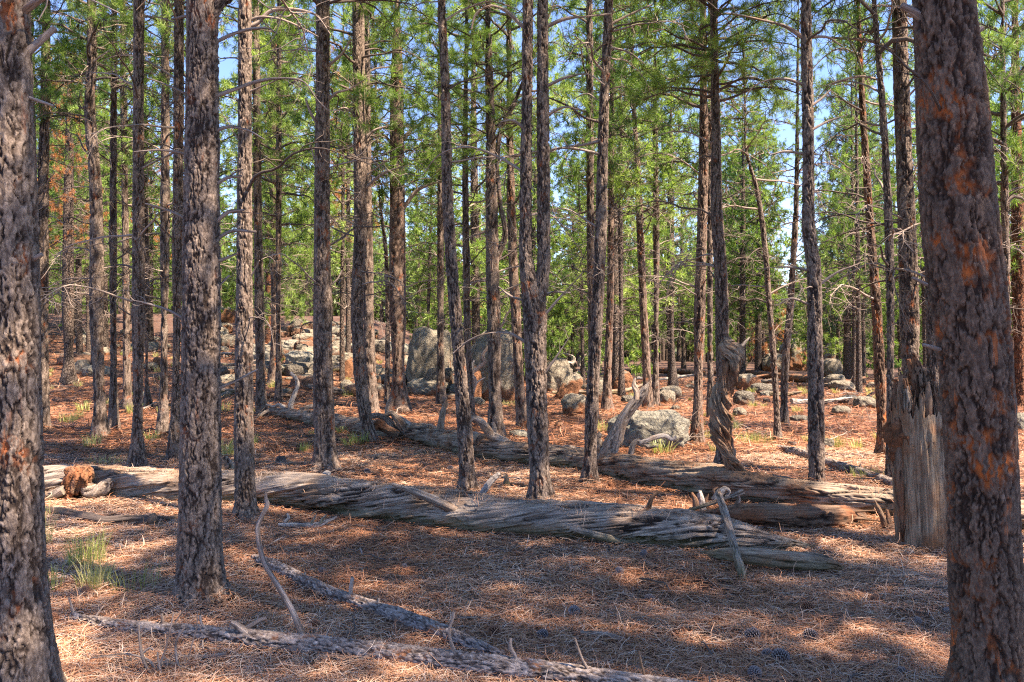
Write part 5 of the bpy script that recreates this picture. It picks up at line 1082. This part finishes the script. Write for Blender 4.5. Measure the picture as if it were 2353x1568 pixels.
cones = [(198, 1366, 11, 0, 'big brown cone right of the grass and left of the big front pine'), (725, 1440, 9, 0, 'reddish cone just above the long barked trunk'), (742, 1317, 8, 1, 'small grey cone between the two fallen branches'), (275, 1262, 8, 1, 'grey cone in sun behind the tall grass'),
 (1007, 1376, 9, 0, 'dark brown cone right of the diagonal dead branch'), (1133, 1460, 13, 0, 'large open brown cone in the central foreground'), (1254, 1487, 10, 0, 'brown cone right of the large open central cone'), (1320, 1413, 12, 1, 'grey cone in deep shade at the centre right'), (1495, 1383, 10, 1, 'grey cone below the tip of the near log'),
 (1249, 1466, 11, 1, 'grey cone between the large open cone and the short thick stick'), (900, 1243, 7, 0, 'small reddish cone in front of the near log'), (895, 1211, 7, 0, 'small cone touching the underside of the near log'), (929, 1306, 7, 1, 'small grey cone in the middle ground shade'), (986, 1225, 7, 0, 'small brown cone right in front of the near log'),
 (875, 1087, 6, 0, 'tiny reddish cone behind the near log'), (845, 1087, 6, 1, 'tiny grey cone behind the near log'), (1036, 1080, 6, 1, 'tiny dark cone left of the slanting pine'), (1423, 1318, 9, 1, 'dark cone above the bent twig'), (1478, 1278, 8, 1, 'dark cone at the start of the bent twig'),
 (1859, 1405, 12, 0, 'round brown cone in the right foreground'), (1648, 1432, 10, 0, 'dark reddish cone in the right foreground shade'), (1733, 1470, 15, 1, 'big grey cone left of the bottom right sun patch'), (1860, 1467, 13, 1, 'grey cone straight below the round brown cone'), (1790, 1520, 16, 1, 'pale grey cone lying flat near the bottom right, the larger of a touching pair'),
 (1765, 1508, 12, 1, 'pale grey cone, the smaller of a touching pair'), (1899, 1525, 12, 0, 'light brown cone near the bottom edge at right'), (1968, 1530, 12, 0, 'dark brown cone near the bottom edge at right'), (2011, 1383, 10, 0, 'brown cone left of the orange flaked pine'), (2108, 1437, 9, 1, 'grey cone close to the orange flaked pine'),
 (2175, 1409, 9, 1, 'grey cone touching the orange flaked pine foot'), (2081, 1560, 14, 1, 'grey cone at the bottom edge left of the orange flaked pine'), (1733, 1556, 14, 1, 'grey cone at the bottom edge right of centre'), (1555, 1436, 8, 1, 'half buried grey cone in the foreground shade'), (120, 1432, 12, 0, 'brown cone beside the thick left edge tree'), (350, 1218, 6, 0, 'tiny brown cone below the short dark log')]
rnd = random.Random(9)
for u, v, r, gtype, lb in cones:
    g = ground(u, v + r * 0.3); s = r * 1.12 * g.y / F / 0.042; me = (CG if gtype else CB)[rnd.randrange(2)]
    o = bpy.data.objects.new('pine_cone', me); q = Matrix.Rotation(rnd.uniform(0, 6.28), 3, 'Z') @ Matrix.Rotation(rnd.uniform(1.1, 1.7), 3, 'X'); s = min(s, 1.25) * 0.88
    off = q @ Vector((0, 0, 0.045 * s)); o.location = g + Vector((0, 0, 0.036 * s)) - off; o.rotation_euler = q.to_euler(); o.scale = (s, s, s); link(o); tag(o, lb, 'pine cone', 'pine cones on the forest floor')

# ------------------------------------------------------------------ fallen needle litter (stuff) and twigs
def litter(name, n, d0, d1, w0, L0, label, liftk, margin=1.6, pw=1.0, seed=1):
    r = np.random.default_rng(seed)
    y = d0 * (d1 / d0) ** (r.random(n) ** pw); half = y * (1180.0 / F) + margin; x = r.uniform(-1, 1, n) * half
    # clumps
    cl = vnoise(np.stack([x * 2.2, y * 2.2, 0 * x], 1), 44) + 0.5 * vnoise(np.stack([x * 7, y * 7, 0 * x], 1), 45)
    z = hgt(x, y) + 0.004 + np.clip(cl, 0, 1.5) * 0.018 + r.random(n) ** 2 * liftk
    for t_ in TREES.values():
        if t_.location.y < 20:
            q = np.hypot(x - t_.location.x, y - t_.location.y); z = z + 0.07 * np.exp(-(q / 0.30) ** 2) * r.random(n)
    a = r.uniform(0, 2 * np.pi, n); L = L0 * r.uniform(0.5, 1.15, n); w = w0 * (0.6 + 0.5 * y / d0) * r.uniform(0.7, 1.2, n)
    bend = r.normal(0, 0.35, n); tl = r.normal(0, 0.16, n)
    up = r.random(n) < 0.012; tl = np.where(up, r.uniform(0.4, 1.2, n), tl)
    rows = []
    for t in (-0.5, 0.0, 0.5):
        aa = a + bend * t; cx = x + np.cos(aa) * L * t * np.cos(tl); cy = y + np.sin(aa) * L * t * np.cos(tl); cz = z + L * t * np.sin(tl) * 0.8 + (0.25 - t * t) * 0.04 * np.abs(bend) + np.where(up, L * 0.35, 0)
        ww = w * (0.5 if t else 1.0) * 0.5; rows += [np.stack([cx - np.sin(aa) * ww, cy + np.cos(aa) * ww, cz + ww * 0.3], 1), np.stack([cx + np.sin(aa) * ww, cy - np.cos(aa) * ww, cz - ww * 0.3], 1)]
    V = np.stack(rows, 1).reshape(-1, 3); k = np.arange(n)[:, None] * 6
    c = np.clip(0.5 + 0.35 * r.normal(size=n) * 0.8 + 0.22 * vnoise(np.stack([x * 0.9, y * 0.9, 0 * x], 1), 46), 0, 1)
    mb = MB(); mb.add(V, np.vstack([np.hstack([k, k + 1, k + 3, k + 2]), np.hstack([k + 2, k + 3, k + 5, k + 4])]), V, np.repeat(c, 6))
    tag(mb.obj(name, M['litter'], smooth=False), label, 'needle litter', kind='stuff')
litter('pine_needle_litter', 300000, 2.9, 12.5, 0.0024, 0.14, 'thick carpet of fallen orange and grey pine needles in the foreground', 0.030, seed=3, pw=1.0)
litter('pine_needle_litter', 150000, 12.0, 42, 0.011, 0.26, 'carpet of fallen pine needles stretching back under the trees', 0.05, seed=4, margin=2.5, pw=1.0)
rnd = random.Random(31); TW = []
for k in range(8):
    mb = MB(); p = curve_branch(0.32, 0.02, 0.05, 0.06); tube(mb, np.column_stack([np.array(p), np.linspace(0.005, 0.002, 7)]), 12, 5); twigs(mb, p, 0.002, rnd.choice([0, 1, 2, 3]), 0.12, 4, up=0.1, wig=0.16); TW.append(mb.mesh('dead_twig', M['limb' if k % 3 else 'twig']))
for k in range(90):
    d = 3.2 * (4.2 ** rnd.random()); x = rnd.uniform(-1, 1) * (d * 0.62 + 0.3); s = rnd.uniform(0.5, 1.6); o = bpy.data.objects.new('dead_twig', TW[rnd.randrange(8)]); o.location = (x, d, H(x, d) + 0.025); o.scale = (s, s, s); o.rotation_euler = (rnd.uniform(0, 6), 0, rnd.uniform(0, 6.28)); link(o)
    tag(o, 'thin dark dead twig lying loose on the needle carpet', 'twig', 'loose twigs on the needle carpet')
